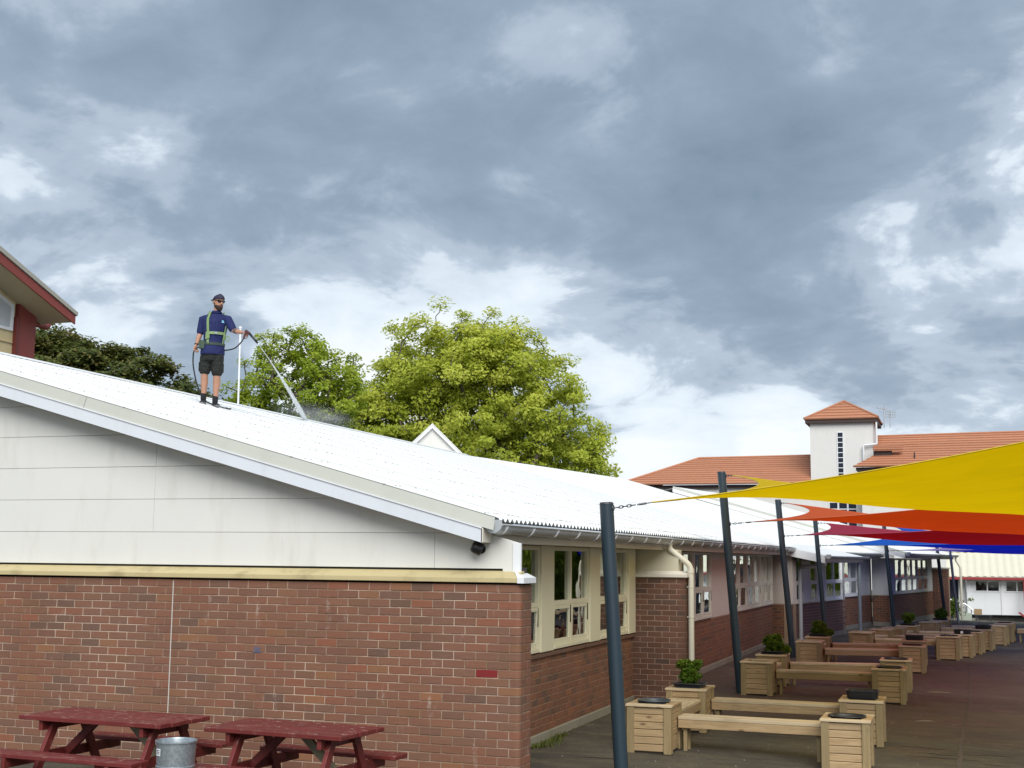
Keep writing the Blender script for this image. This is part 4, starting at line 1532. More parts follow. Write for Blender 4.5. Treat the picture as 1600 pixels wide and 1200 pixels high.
BUSHLAB = {'B1': 'nearest clipped green bush, bushy at the top and narrow at the foot', 'B2': 'second clipped bush with a loose yellowish side shoot, near the third pole', 'B3': 'third clipped bush, bright green, in front of the grey porch downpipe',
           'B5': 'small clipped bush narrowing to its foot beside the fifth pole', 'B6': 'small round bush beside the farthest dark pole'}


def bush(loc, label, shape, seed):
    o = empty('clipped_bush', loc, 0, label, 'bush', 'clipped bushes in planter boxes')
    r_ = np.random.default_rng(seed)
    cs, rs, ts = [], [], []
    st = MB()
    for k in range(5):
        a = 2 * PI * k / 5
        st.tube([(0.02 * math.cos(a), 0.02 * math.sin(a), -0.1), (0.05 * math.cos(a), 0.05 * math.sin(a), 0.1), (0.11 * math.cos(a), 0.11 * math.sin(a), 0.24)], [0.008, 0.006, 0.003], 5)
    st.build('stem', M_BARK, o)
    for k in range(76):
        t = r_.random()
        z = 0.03 + 0.27 * t
        if shape == 'vase':
            R0 = 0.085 + 0.085 * min(1, t * 1.7) - 0.05 * max(0, t - 0.75)
        elif shape == 'ball':
            R0 = 0.17 * math.sqrt(max(0.05, 1 - (2 * t - 1) ** 2)) + 0.02
        else:
            R0 = 0.175 - 0.06 * abs(t - 0.45)
        a, q = r_.random() * 2 * PI, r_.random() ** 0.5
        cs.append((R0 * q * math.cos(a) * 0.95, R0 * q * math.sin(a) * 0.9, z))
        rs.append((0.055, 0.055, 0.05))
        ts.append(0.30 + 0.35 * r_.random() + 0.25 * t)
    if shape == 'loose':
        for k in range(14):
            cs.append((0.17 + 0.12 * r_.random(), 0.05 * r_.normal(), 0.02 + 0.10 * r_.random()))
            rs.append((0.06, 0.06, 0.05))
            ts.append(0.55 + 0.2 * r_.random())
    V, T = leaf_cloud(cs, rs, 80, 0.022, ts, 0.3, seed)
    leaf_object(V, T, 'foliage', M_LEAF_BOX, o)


for kx, (k, (x, y, rz, tub)) in enumerate(BOXES.items()):
    o = PROTO if first else copy_tree(PROTO)
    first = False
    o.location = (x, y, gz(x + 0.25))
    o.rotation_euler = (0, 0, R(rz))
    setp(o, BOXLAB[k], 'planter box', 'timber planter boxes along the yard')
    Mx = Matrix.Translation(o.location) @ Matrix.Rotation(R(rz), 4, 'Z')
    tl = Mx @ Vector((WBOX / 2, DBOX / 2 - (0.02 if tub != 'tall' else -0.03), HBOX))
    if tub != 'none':
        t = empty('planter_tub', tl, R(rz), TUBLAB[k], 'plant tub', 'plastic tubs in the planter boxes')
        link(tubs[tub], 'tub', M_TUBG if tub == 'wide' else (M_BLACKG if tub == 'bush' else M_BLACK), t)
        link(soil_me, 'soil', M_SOIL, t, loc=(0, 0, {'oval': -0.02, 'wide': -0.015, 'tall': 0.05, 'bush': 0.03}[tub]))
        if k == 'D4':
            MB().box(-0.03, 0.03, -0.187, -0.182, 0.015, 0.075).build('sticker', M_WHITE, t)
    if tub == 'bush':
        bush((tl.x + (0.02 if k != 'B1' else 0.0), tl.y, tl.z + 0.03), BUSHLAB[k], {'B1': 'vase', 'B2': 'loose', 'B3': 'loose', 'B5': 'vase', 'B6': 'ball'}[k], 40 + kx)


def bench(p, q, depth, nslat, label, legs=True, hz=0.435):
    """plank bench from p to q (centre line at the seat ends)"""
    p, q = Vector((*p, 0)), Vector((*q, 0))
    d = q - p
    L = d.length
    ang = math.atan2(d.y, d.x)
    o = empty('timber_bench', (p.x, p.y, gz((p.x + q.x) / 2)), ang, label, 'bench', 'timber benches between the planter boxes')
    w = (depth - 0.006 * (nslat - 1)) / nslat
    for i in range(nslat):
        y0 = -depth / 2 + i * (w + 0.006)
        MB().box(0, L, y0, y0 + w, hz - 0.042, hz).build('slat', M_WOODT, o, bevel=0.005)
    for y0 in (-depth / 2 + 0.004, depth / 2 - 0.049):
        MB().box(0.002, L - 0.002, y0, y0 + 0.045, hz - 0.142, hz - 0.0435).build('rail', M_WOODX, o, bevel=0.004)
    if legs:
        for x0 in (0.055, L - 0.10):
            for y0 in (-depth / 2 + 0.052, depth / 2 - 0.098):
                MB().box(x0, x0 + 0.045, y0, y0 + 0.045, -0.02, hz - 0.043).build('leg', M_WOODZ, o, bevel=0.004)
    return o


def bx_right(k, f):
    x, y, rz, _ = BOXES[k]
    v = Matrix.Rotation(R(rz), 4, 'Z') @ Vector((WBOX + 0.002, DBOX * f, 0))
    return (x + v.x, y + v.y)


def bx_left(k, f):
    x, y, rz, _ = BOXES[k]
    v = Matrix.Rotation(R(rz), 4, 'Z') @ Vector((-0.002, DBOX * f, 0))
    return (x + v.x, y + v.y)


def bx_back(k, f=0.5):
    x, y, rz, _ = BOXES[k]
    v = Matrix.Rotation(R(rz), 4, 'Z') @ Vector((WBOX * f, DBOX + 0.002, 0))
    return (x + v.x, y + v.y)


def bx_front(k, f=0.5):
    x, y, rz, _ = BOXES[k]
    v = Matrix.Rotation(R(rz), 4, 'Z') @ Vector((WBOX * f, -0.002, 0))
    return (x + v.x, y + v.y)


NUM = {'1': 'nearest', '2': 'second', '3': 'third', '4': 'fourth', '5': 'fifth', '6': 'last'}
WHERE = {'1': 'before the nearest bush', '2': 'behind the second pole', '3': 'right of the third pole', '4': 'level with the blue-grey porch post', '5': 'near the fifth pole', '6': 'before the cream roofed building'}
for s in '123456':
    f1 = 0.90 if s == '1' else 0.80
    bench(bx_right('A' + s, 0.88), bx_left('C' + s, 0.98 if s == '1' else 0.9), 0.30, 2, 'front plank bench of the %s bench set, %s' % (NUM[s], WHERE[s]))
    bench(bx_right('B' + s, 0.90), bx_left('D' + s, 0.90 if s in '123' else 0.8), 0.30, 2, 'rear plank bench of the %s bench set, %s' % (NUM[s], WHERE[s]))
    bench(bx_back('A' + s), bx_front('B' + s), 0.42, 4, 'short four-slat cross bench of the %s bench set, running away from the camera' % NUM[s], legs=False, hz=0.445)
eb = bench((5.80, 31.05), (7.6, 30.8), 0.30, 2, 'low plank bench past the last planter box at the edge of the photo')

# ------------------------------------------------------------------ picnic tables and bin


def picnic(loc, rz, L, label):
    o = empty('picnic_table', loc, rz, label, 'picnic table', 'oxblood red picnic tables')
    Wd, H = 0.78, 0.72
    n = 5
    w = (Wd - 0.008 * (n - 1)) / n
    for i in range(n):
        y0 = -Wd / 2 + i * (w + 0.008)
        e0, e1 = random.uniform(-.008, .008), random.uniform(-.012, .012)
        MB().box(-L / 2 + e0, L / 2 + e1, y0, y0 + w, H - 0.042, H + random.uniform(-.002, .002)).build('top_plank', M_RED, o, bevel=0.005)
    for s in (-1, 1):
        for j in range(2):
            y0 = s * 0.70 - 0.13 + j * 0.134
            MB().box(-L / 2 - 0.02, L / 2 + 0.02, y0, y0 + 0.128, 0.385, 0.425).build('seat_plank', M_RED, o, bevel=0.005)
    for x in (-L / 2 + 0.25, L / 2 - 0.25):
        MB().box(x - 0.022, x + 0.022, -Wd / 2 + 0.03, Wd / 2 - 0.03, H - 0.135, H - 0.043).build('top_bearer', M_RED, o, bevel=0.004)
        MB().box(x - 0.022, x + 0.022, -0.84, 0.84, 0.29, 0.384).build('seat_bearer', M_RED, o, bevel=0.004)
        for s in (-1, 1):
            MB().bar((x + 0.046, s * 0.19, H - 0.05), (x + 0.046, s * 0.55, -0.01), 0.09, 0.044, (1, 0, 0)).build('leg', M_RED, o, bevel=0.004)
        sx = 1 if x < 0 else -1
        MB().bar((x + sx * 0.03, 0.0, 0.34), (x + sx * 0.40, 0.0, H - 0.05), 0.08, 0.04, (0, 1, 0)).build('brace', M_RED if x < 0 else M_BAREWOOD, o, bevel=0.004)
    return o


picnic((-3.72, -1.47, 0), R(-3.2), 1.70, 'long oxblood red picnic table left of the galvanised bin, against the brick wall')
picnic((-1.70, -1.53, 0), R(-4.3), 1.48, 'shorter oxblood red picnic table right of the galvanised bin')

bn = empty('metal_bin', (-2.385, -2.42, 0), 0, 'galvanised metal bin with a white sticker between the two red picnic tables', 'bin')
M_GALV = None
m_, nt_, out_ = newmat('spangled_zinc')
g_ = mnode(nt_, 'ShaderNodeNewGeometry')
v_ = mnode(nt_, 'ShaderNodeTexVoronoi')
v_.inputs['Scale'].default_value = 38
nt_.links.new(g_.outputs['Position'], v_.inputs['Vector'])
finish(nt_, out_, mmix(nt_, v_.outputs['Distance'], (0.30, 0.35, 0.385), (0.50, 0.55, 0.58)), 0.38, 0.75)
M_ZINC = m_
Hb = 0.675
prof = [(0.0, 0.0), (0.17, 0.0), (0.172, 0.02), (0.180, 0.22), (0.188, 0.225), (0.188, 0.24), (0.181, 0.245), (0.190, 0.44), (0.198, 0.445), (0.198, 0.46), (0.191, 0.465), (0.202, Hb - 0.02), (0.212, Hb - 0.014), (0.212, Hb), (0.202, Hb), (0.196, Hb - 0.02), (0.17, 0.03), (0.0, 0.03)]
auto_smooth(MB().lathe(prof, n=36).build('body', M_ZINC, bn), 35)
bn.scale = (0.86, 0.86, 1.0)
hd = MB()
a0 = R(-65)
hp = [Vector((0.205 * math.cos(a0 + t), 0.205 * math.sin(a0 + t), 0.36 + dz)) + Vector((math.cos(a0), math.sin(a0), 0)) * dr for t, dr, dz in ((-0.42, -0.01, 0.04), (-0.36, 0.05, 0.0), (0.0, 0.085, -0.03), (0.36, 0.05, 0.06), (0.42, -0.01, 0.07))]
hd.tube(hp, 0.009, 8)
hd.build('handle', M_STEEL, bn, smooth=True)
lb = MB()
pts = []
for i in range(5):
    a = R(-128) + i * R(5.5)
    pts.append((0.2025 * math.cos(a), 0.2025 * math.sin(a)))
vs = [(x, y, z) for z in (0.555, 0.615) for x, y in pts]
lb.add(vs, [(i, i + 1, 6 + i, 5 + i) for i in range(4)])
st_o = lb.build('sticker', M_WHITE, bn)
tx = MB()
for z in (0.572, 0.586, 0.600):
    q = [(0.2035 * math.cos(R(-125) + i * R(5.2)), 0.2035 * math.sin(R(-125) + i * R(5.2))) for i in range(4)]
    vs = [(x, y, zz) for zz in (z - 0.003, z + 0.003) for x, y in q]
    tx.add(vs, [(i, i + 1, 5 + i, 4 + i) for i in range(3)])
tx.build('print_lines', M_BLACKG, st_o, kind='stuff')

# ------------------------------------------------------------------ the roof washer
KM = 1.13
MAN = Vector((-8.32, 7.26, 4.938))
RZ = 0.333
man = empty('person', MAN, RZ, 'man in navy shirt, black shorts and green harness spraying water on the white roof', 'person')
man.scale = (KM, KM, KM)


def ell(c, rx, ry, n=20, rot=0.0, ax=None):
    c = Vector(c)
    out = []
    for k in range(n):
        a = 2 * PI * k / n
        p = Vector((rx * math.cos(a), ry * math.sin(a), 0))
        if ax is not None:
            p = ax @ p
        elif rot:
            p = Matrix.Rotation(rot, 3, 'Z') @ p
        out.append(c + p)
    return out


def limb(mb, pts, rad, n=14):
    """tapered tube with rounded ends"""
    P = [Vector(p) for p in pts]
    R_ = list(rad)
    d0, d1 = (P[0] - P[1]).normalized(), (P[-1] - P[-2]).normalized()
    P = [P[0] + d0 * R_[0] * 0.8] + [P[0] + d0 * R_[0] * 0.45] + P + [P[-1] + d1 * R_[-1] * 0.45, P[-1] + d1 * R_[-1] * 0.8]
    R_ = [R_[0] * 0.45, R_[0] * 0.85] + R_ + [R_[-1] * 0.85, R_[-1] * 0.45]
    mb.tube(P, R_, n)


def remesh(mb, name, m, parent, voxel, smooth_it=2):
    o = mb.build(name, m, None)
    md = o.modifiers.new('r', 'REMESH')
    md.mode = 'VOXEL'
    md.voxel_size = voxel
    if smooth_it:
        s = o.modifiers.new('s', 'SMOOTH')
        s.iterations = smooth_it
        s.factor = 0.5
    dg = bpy.context.evaluated_depsgraph_get()
    me = bpy.data.meshes.new_from_object(o.evaluated_get(dg))
    o.modifiers.clear()
    old = o.data
    o.data = me
    bpy.data.meshes.remove(old)
    me.name = name
    me.polygons.foreach_set('use_smooth', [True] * len(me.polygons))
    if not me.materials:
        me.materials.append(m)
    o.parent = parent
    return o


M_SKIN = paint('skin', (0.42, 0.22, 0.145), 0.5, 0.05)
M_NAVY = paint('navy_shirt', (0.0035, 0.010, 0.080), 0.8, 0.15, scale=6, bump=0.03, bscale=5)
M_SHORTS = paint('black_green_shorts', (0.010, 0.013, 0.011), 0.85, 0.2, scale=9, bump=0.06, bscale=10)
M_CAPM = paint('navy_cap', (0.020, 0.018, 0.045), 0.75)
M_HAIR = paint('dark_hair', (0.025, 0.014, 0.009), 0.8, scale=30, var=0.3)
M_SHOE = paint('black_shoe', (0.012, 0.012, 0.014), 0.6)
M_SOCK = paint('black_sock', (0.010, 0.010, 0.014), 0.85)
M_HARN = paint('green_harness', (0.20, 0.30, 0.13), 0.6, 0.15)
M_HOSE = paint('black_hose', (0.012, 0.014, 0.018), 0.4)
M_GUN = paint('maroon_gun', (0.075, 0.016, 0.020), 0.4)
FACE = R(28)        # chest turned towards the image right
HEAD = R(46)
FR = Matrix.Rotation(FACE, 3, 'Z')
HR = Matrix.Rotation(HEAD, 3, 'Z')

# torso rings: (z, cx, cy, rx, ry)
TOR = [(0.76, 0.015, 0.0, 0.155, 0.105), (0.84, 0.018, 0.0, 0.168, 0.118), (0.93, 0.025, 0.0, 0.158, 0.112), (1.02, 0.033, 0.0, 0.152, 0.108), (1.12, 0.04, 0.0, 0.163, 0.113), (1.24, 0.045, 0.0, 0.182, 0.12), (1.34, 0.048, 0.0, 0.192, 0.115), (1.41, 0.05, 0.005, 0.175, 0.095), (1.455, 0.052, 0.01, 0.11, 0.075), (1.485, 0.055, 0.01, 0.065, 0.06)]


def tor_at(z, grow=0.0):
    for a, b in zip(TOR[:-1], TOR[1:]):
        if a[0] <= z <= b[0]:
            t = (z - a[0]) / (b[0] - a[0])
            v = [p + (q - p) * t for p, q in zip(a, b)]
            return Vector((v[1], v[2], z)), v[3] + grow, v[4] + grow
    v = TOR[0] if z < TOR[0][0] else TOR[-1]
    return Vector((v[1], v[2], z)), v[3] + grow, v[4] + grow


SH_R, EL_R, WR_R = Vector((-0.150, 0.01, 1.385)), Vector((-0.190, 0.015, 1.155)), Vector((-0.240, -0.03, 0.945))
SH_L, EL_L, WR_L = Vector((0.238, -0.01, 1.380)), Vector((0.350, -0.07, 1.185)), Vector((0.520, -0.20, 1.130))
HIP_R, KN_R, AN_R = Vector((-0.075, 0.0, 0.80)), Vector((-0.092, -0.015, 0.50)), Vector((-0.098, 0.01, 0.085))
HIP_L, KN_L, AN_L = Vector((0.105, 0.0, 0.80)), Vector((0.105, -0.015, 0.475)), Vector((0.088, 0.01, 0.042))
HC = Vector((0.085, -0.016, 1.650))

body = MB()
body.loft([ell((c[1], c[2], c[0]), c[3] - 0.022, c[4] - 0.020, 20, FACE) for c in TOR])
limb(body, [(0.055, 0.005, 1.44), (0.066, 0.0, 1.53), (0.075, -0.005, 1.58)], [0.062, 0.055, 0.055])
# head: skull + jaw, looking right and a little down
hr = [(-0.125, 0.030, 0.034, -0.055), (-0.105, 0.046, 0.056, -0.038), (-0.07, 0.060, 0.076, -0.018), (-0.03, 0.070, 0.090, -0.004), (0.01, 0.075, 0.097, 0.0), (0.05, 0.074, 0.096, 0.004), (0.085, 0.062, 0.080, 0.006), (0.108, 0.036, 0.045, 0.006)]
TILT = Matrix.Rotation(R(12), 3, 'X')


def hpt(v):
    return HC + HR @ (TILT @ Vector(v))


body.loft([[hpt((rx * math.cos(a), ry * math.sin(a) + oy, z)) for a in [2 * PI * k / 20 for k in range(20)]] for z, rx, ry, oy in hr])
body.loft([[hpt((sx * w, -y, z)) for sx in (-1, 1)][:1] + [hpt((w * math.cos(a), -y - 0.012 * math.sin(a), z)) for a in (PI * .75, PI * .5, PI * .25)] + [hpt((w, -y, z)), hpt((0, -y + 0.04, z))] for w, y, z in ((0.006, 0.088, 0.028), (0.011, 0.094, 0.005), (0.016, 0.102, -0.018), (0.013, 0.088, -0.03))])
for s in (-1, 1):
    body.loft([[hpt((s * (0.070 + 0.012 * k), 0.012 + 0.022 * math.cos(a), -0.008 + 0.033 * math.sin(a))) for a in [2 * PI * i / 8 for i in range(8)]] for k in (0, 1)])
# arms
limb(body, [SH_R + Vector((0.03, 0, -0.03)), SH_R.lerp(EL_R, .5), EL_R, EL_R.lerp(WR_R, .35), WR_R], [0.046, 0.046, 0.040, 0.041, 0.028])
limb(body, [SH_L + Vector((-0.03, 0, -0.03)), SH_L.lerp(EL_L, .5), EL_L, EL_L.lerp(WR_L, .35), WR_L], [0.046, 0.046, 0.040, 0.041, 0.028])
# legs
for hip, kn, an in ((HIP_R, KN_R, AN_R), (HIP_L, KN_L, AN_L)):
    calf = kn.lerp(an, 0.30) + Vector((0, 0.022, 0))
    limb(body, [hip, hip.lerp(kn, .5), kn, calf, kn.lerp(an, .65) + Vector((0, .01, 0)), an], [0.075, 0.074, 0.056, 0.060, 0.043, 0.036])


def hand(mb, wrist, ddir, palm_n, curl, side):
    """palm, four unequal bent fingers and a thumb; ddir = along the hand, palm_n = palm facing"""
    d = Vector(ddir).normalized()
    n = Vector(palm_n)
    n = (n - d * n.dot(d)).normalized()
    s = d.cross(n) * side
    w = Vector(wrist)
    rings = []
    for t, hw, ht in ((-0.01, 0.025, 0.02), (0.02, 0.033, 0.018), (0.055, 0.040, 0.016), (0.088, 0.041, 0.013)):
        c = w + d * t
        rings.append([c + s * (hw * math.cos(a)) + n * (ht * math.sin(a)) for a in [2 * PI * k / 12 for k in range(12)]])
    mb.loft(rings)
    for i, (off, L) in enumerate(((-0.030, 0.072), (-0.010, 0.082), (0.010, 0.077), (0.029, 0.060))):
        p = w + d * 0.078 + s * off
        dirv = d.copy()
        pts = [p]
        for seg, k in enumerate((0.42, 0.33, 0.25)):
            dirv = (Matrix.Rotation(curl * (0.8 if seg else 0.55), 3, s * side) @ dirv)
            pts.append(pts[-1] + dirv * (L * k))
        limb(mb, pts, [0.0092, 0.0088, 0.0082, 0.0075], 8)
    p = w + d * 0.028 - s * 0.030
    q = p + (d * 0.6 - s * 0.75 + n * 0.35).normalized() * 0.036
    r2 = q + (d * 0.8 - s * 0.1 + n * 0.7).normalized() * 0.036
    limb(mb, [p, q, r2], [0.013, 0.0105, 0.0088], 8)


hand(body, WR_R, (-0.02, -0.05, -0.12), (0.9, -0.3, 0.1), 0.95, 1)
hand(body, WR_L, (0.10, -0.085, -0.02), (-0.2, 0.2, -1.0), 1.15, -1)
remesh(body, 'body', M_SKIN, man, 0.0062, 3)

# shirt with collar and sleeves
shirt = MB()
TS = [(0.80, 0.018, 0.0, 0.192, 0.146), (0.86, 0.019, 0.0, 0.192, 0.146), (0.93, 0.025, 0.0, 0.180, 0.136)] + [(c[0], c[1], c[2], c[3] + 0.013, c[4] + 0.013) for c in TOR[3:9]]
shirt.loft([ell((c[1], c[2], c[0]), c[3], c[4], 24, FACE) for c in TS])
limb(shirt, [SH_R + Vector((0.04, 0, -0.005)), SH_R + Vector((0.0, 0, -0.01)), SH_R.lerp(EL_R, .5), SH_R.lerp(EL_R, .92)], [0.070, 0.076, 0.068, 0.064])
limb(shirt, [SH_L + Vector((-0.04, 0, -0.005)), SH_L + Vector((0.0, 0, -0.01)), SH_L.lerp(EL_L, .5), SH_L.lerp(EL_L, .85)], [0.070, 0.076, 0.068, 0.064])
so = remesh(shirt, 'shirt', M_NAVY, man, 0.009, 3)
col = MB()
col.loft([ell((0.056, 0.004, z), r, r * 0.95, 18, FACE) for z, r in ((1.455, 0.088), (1.475, 0.075), (1.503, 0.068))], cap=False)
col.loft([ell((0.056, 0.004, z), r, r * 0.95, 18, FACE) for z, r in ((1.503, 0.068), (1.506, 0.072), (1.468, 0.098))], cap=False)
col.build('collar', M_NAVY, so, smooth=True)
MB().loft([ell((0.056, -0.006, z), r, r, 16, FACE) for z, r in ((1.40, 0.02), (1.41, 0.02))]).build('placket', M_NAVY, so)


def on_torso(a, z, grow):
    """a = angle from straight ahead, + to the person's left (image right)"""
    c, rx, ry = tor_at(z, grow)
    v = FR @ Vector((rx * math.sin(a), -ry * math.cos(a), 0))
    return c + v


# badge
bd = MB()
vs = [on_torso(a, z, 0.024) for z in (1.305, 1.345) for a in (0.30, 0.48, 0.66)]
bd.add(vs, [(0, 1, 4, 3), (1, 2, 5, 4)])
b_o = bd.build('chest_badge', paint('badge_blue', (0.22, 0.50, 0.72), 0.6), so)
vs = [on_torso(a, z, 0.026) for z in (1.325, 1.337) for a in (0.34, 0.46, 0.58)]
# shorts
sh_ = MB()
sh_.loft([ell((c[1], c[2], c[0]), c[3], c[4], 22, FACE * 0.6) for c in ((0.70, 0.012, 0, 0.165, 0.118), (0.76, 0.015, 0, 0.176, 0.126), (0.86, 0.02, 0, 0.170, 0.122), (0.92, 0.026, 0, 0.150, 0.110))])
limb(sh_, [HIP_R + Vector((0, 0, -0.03)), HIP_R.lerp(KN_R, .5), HIP_R.lerp(KN_R, .84)], [0.100, 0.096, 0.090])
limb(sh_, [HIP_L + Vector((0, 0, -0.03)), HIP_L.lerp(KN_L, .5), HIP_L.lerp(KN_L, .86)], [0.098, 0.094, 0.090])
remesh(sh_, 'shorts', M_SHORTS, man, 0.009, 2)
for hip, kn, s in ((HIP_R, KN_R, -1), (HIP_L, KN_L, 1)):
    c = hip.lerp(kn, .62)
    MB().box(c.x + s * 0.075 - 0.02, c.x + s * 0.075 + 0.02, c.y - 0.055, c.y + 0.055, c.z - 0.085, c.z + 0.075).build('cargo_pocket', M_SHORTS, man, bevel=0.012, seg=2)
# socks, shoes
for an, ang in ((AN_R, R(6)), (AN_L, R(28))):
    sk = MB()
    limb(sk, [an + Vector((0, 0.002, 0.09)), an + Vector((0, 0.0, 0.0))], [0.046, 0.043], 14)
    sk.build('sock', M_SOCK, man, smooth=True)
    f = MB()
    rm_ = Matrix.Rotation(ang, 3, 'Z')
    base = an - Vector((0, 0, 0.072))
    prof = [(0.085, 0.020, 0.02, 0.055), (0.065, 0.036, 0.0, 0.088), (0.02, 0.040, 0.0, 0.085), (-0.05, 0.043, 0.0, 0.066), (-0.11, 0.047, 0.0, 0.05), (-0.16, 0.040, 0.002, 0.04), (-0.188, 0.022, 0.008, 0.026)]
    rings = []
    for y, hw, z0, z1 in prof:
        rings.append([base + rm_ @ Vector((hw * cx_, y, z0 + (z1 - z0) * cz_)) for cx_, cz_ in ((-0.9, 0), (0.9, 0), (1.05, 0.3), (0.85, 0.75), (0.35, 1), (-0.35, 1), (-0.85, 0.75), (-1.05, 0.3))])
    f.loft(rings)
    so_ = f.build('shoe', M_SHOE, man, smooth=True)
    sl_ = MB()
    sl_.loft([[base + rm_ @ Vector((hw * 1.08 * cx_, y * 1.03, z)) for cx_ in (-1, 1)] + [base + rm_ @ Vector((hw * 1.08 * cx_, y * 1.03, z + 0.018)) for cx_ in (1, -1)] for y, hw, z, _ in [(p[0], p[1], -0.004, 0) for p in prof]])
    sl_.build('sole', paint('grey_sole', (0.20, 0.21, 0.23), 0.7), so_)
# cap worn backwards, hair, beard, sunglasses
cap = MB()
rings = []
for t in [i / 8 for i in range(9)]:
    a = t * PI / 2 * 0.98
    rings.append([hpt((0.086 * math.cos(a) * math.cos(k), 0.107 * math.cos(a) * math.sin(k) + 0.004, 0.040 + 0.084 * math.sin(a) - 0.014 * math.sin(k))) for k in [2 * PI * i / 24 for i in range(24)]])
cap.loft(rings)
cp_o = cap.build('cap', M_CAPM, man, smooth=True)
br = MB()
rr = []
for t in [i / 8 for i in range(9)]:
    x = -0.072 + 0.144 * t
    d = 0.075 * math.sqrt(max(0, 1 - (x / 0.08) ** 2)) + 0.004
    rr.append((x, d))
top = [hpt((x, 0.085, 0.030)) for x, d in rr] + [hpt((x, 0.085 + d, 0.012)) for x, d in reversed(rr)]
br.prism(top, (0, 0, -0.007))
br.build('cap_brim', M_CAPM, cp_o)
ha = MB()
ha.loft([[hpt((0.079 * math.cos(a), 0.101 * math.sin(a) + 0.006, z)) for a in [PI * (-0.06 + 1.12 * i / 14) for i in range(15)]] for z in (-0.035, 0.0, 0.035)], cap=False)
ha.build('hair', M_HAIR, man, smooth=True)
be = MB()
bl = [(-0.132, 0.032, 0.037, -0.060), (-0.112, 0.050, 0.062, -0.040), (-0.080, 0.0635, 0.080, -0.020), (-0.050, 0.0675, 0.087, -0.010)]
be.loft([[hpt((rx * math.cos(a), ry * math.sin(a) + oy, z)) for a in [2 * PI * k / 20 for k in range(20)] if True] for z, rx, ry, oy in bl])
# keep the beard to the front and sides: mouth gap is cut by a moustache piece in front
b_ = be.build('beard', M_HAIR, man, smooth=True)
MB().loft([[hpt((0.026 * math.cos(a), -0.094 - 0.008 * math.sin(a) * (1 if math.sin(a) > 0 else 0), -0.042 + 0.007 * math.sin(a))) for a in [2 * PI * i / 10 for i in range(10)]], [hpt((0.02 * math.cos(a), -0.101, -0.042 + 0.004 * math.sin(a))) for a in [2 * PI * i / 10 for i in range(10)]]]).build('moustache', M_HAIR, b_)
MB().loft([[hpt((0.020 * math.cos(a), -0.098, -0.060 + 0.005 * math.sin(a))) for a in [2 * PI * i / 10 for i in range(10)]], [hpt((0.015 * math.cos(a), -0.105, -0.060 + 0.003 * math.sin(a))) for a in [2 * PI * i / 10 for i in range(10)]]]).build('lips', paint('lips', (0.34, 0.13, 0.10), 0.5), man)
gl = MB()
for s in (-1, 1):
    c0 = [hpt((s * (0.036 + 0.027 * cx_), -0.100 + 0.02 * abs(0.5 + 0.5 * cx_ * 1) ** 2, 0.016 + 0.020 * cz_)) for cx_, cz_ in ((-1, .9), (1, 1), (1.05, -.4), (.5, -1), (-.6, -1), (-1, -.2))]
    d_ = (HR @ TILT) @ Vector((0, 0.008, 0))
    gl.prism(c0, d_)
    gl.bar(hpt((s * 0.064, -0.082, 0.026)), hpt((s * 0.080, 0.02, 0.020)), 0.005, 0.012)
gl.bar(hpt((-0.012, -0.101, 0.024)), hpt((0.012, -0.101, 0.024)), 0.006, 0.008)
gl.build('sunglasses', paint('dark_lens', (0.008, 0.007, 0.007), 0.12), man)
# harness
hz_ = MB()


def ribbon(mb, pts, w=0.045, t=0.006):
    for p, q in zip(pts[:-1], pts[1:]):
        d = (q - p).normalized()
        cen = (p + q) / 2
        c, _, _ = tor_at(min(max(cen.z, 0.77), 1.45))
        n = (cen - Vector((c.x, c.y, cen.z))).normalized()
        if n.length < 0.5:
            n = Vector((0, 0, 1))
        mb.bar(p - d * 0.004, q + d * 0.004, w, t, n)


for s in (-1, 1):
    pts = [on_torso(s * 0.95, 1.452, 0.026) + Vector((0, 0.0, 0.014))] + [on_torso(s * (0.80 - 0.004 * i), z, 0.022) for i, z in enumerate((1.42, 1.36, 1.29, 1.22, 1.15, 1.09, 1.03, 0.97))]
    ribbon(hz_, pts, 0.045)
    pts = [on_torso(s * 0.95, 1.452, 0.026) + Vector((0, 0.0, 0.014)), on_torso(s * 1.6, 1.47, 0.03), on_torso(s * 2.3, 1.42, 0.022)] + [on_torso(s * (2.4 + 0.08 * i), z, 0.022) for i, z in enumerate((1.36, 1.29, 1.22, 1.15, 1.05))]
    ribbon(hz_, pts, 0.045)
hz_.build('harness_strap', M_HARN, man)
cs_ = MB()
ribbon(cs_, [on_torso(a, 1.135, 0.024) for a in [-0.8 + 0.1 * i for i in range(17)]], 0.042)
cs_.build('chest_strap', M_HARN, man)
for s in (-1, 1):
    p = on_torso(s * 0.84, 1.09, 0.034)
    c, _, _ = tor_at(1.09)
    n = (p - c)
    n.z = 0
    n.normalize()
    sd = Vector((-n.y, n.x, 0))
    poly = [p + sd * a + Vector((0, 0, b)) for a, b in ((-0.04, -0.06), (0.045, -0.045), (0.04, 0.05), (-0.03, 0.06))]
    MB().prism(poly, -n * 0.014).build('harness_pad', M_HARN, man, bevel=0.004)
MB().box(-0.02, 0.02, -0.008, 0.008, -0.018, 0.018, Matrix.Translation(on_torso(-0.1, 1.135, 0.034)) @ Matrix.Rotation(FACE, 4, 'Z')).build('buckle', M_STEEL, man, bevel=0.003)
rg = on_torso(0.95, 1.06, 0.07)
MB().tube([rg + Vector((0.028 * math.cos(t), 0, 0.042 * math.sin(t))) for t in [2 * PI * i / 14 for i in range(15)]], 0.007, 6, cap=False).build('harness_ring', M_HARN, man)
ws_ = MB()
ws_.loft([ell((c[1], c[2], c[0]), c[3], c[4], 22, FACE) for c in ((0.945, 0.025, 0, 0.186, 0.142), (0.985, 0.030, 0, 0.180, 0.137))], cap=False)
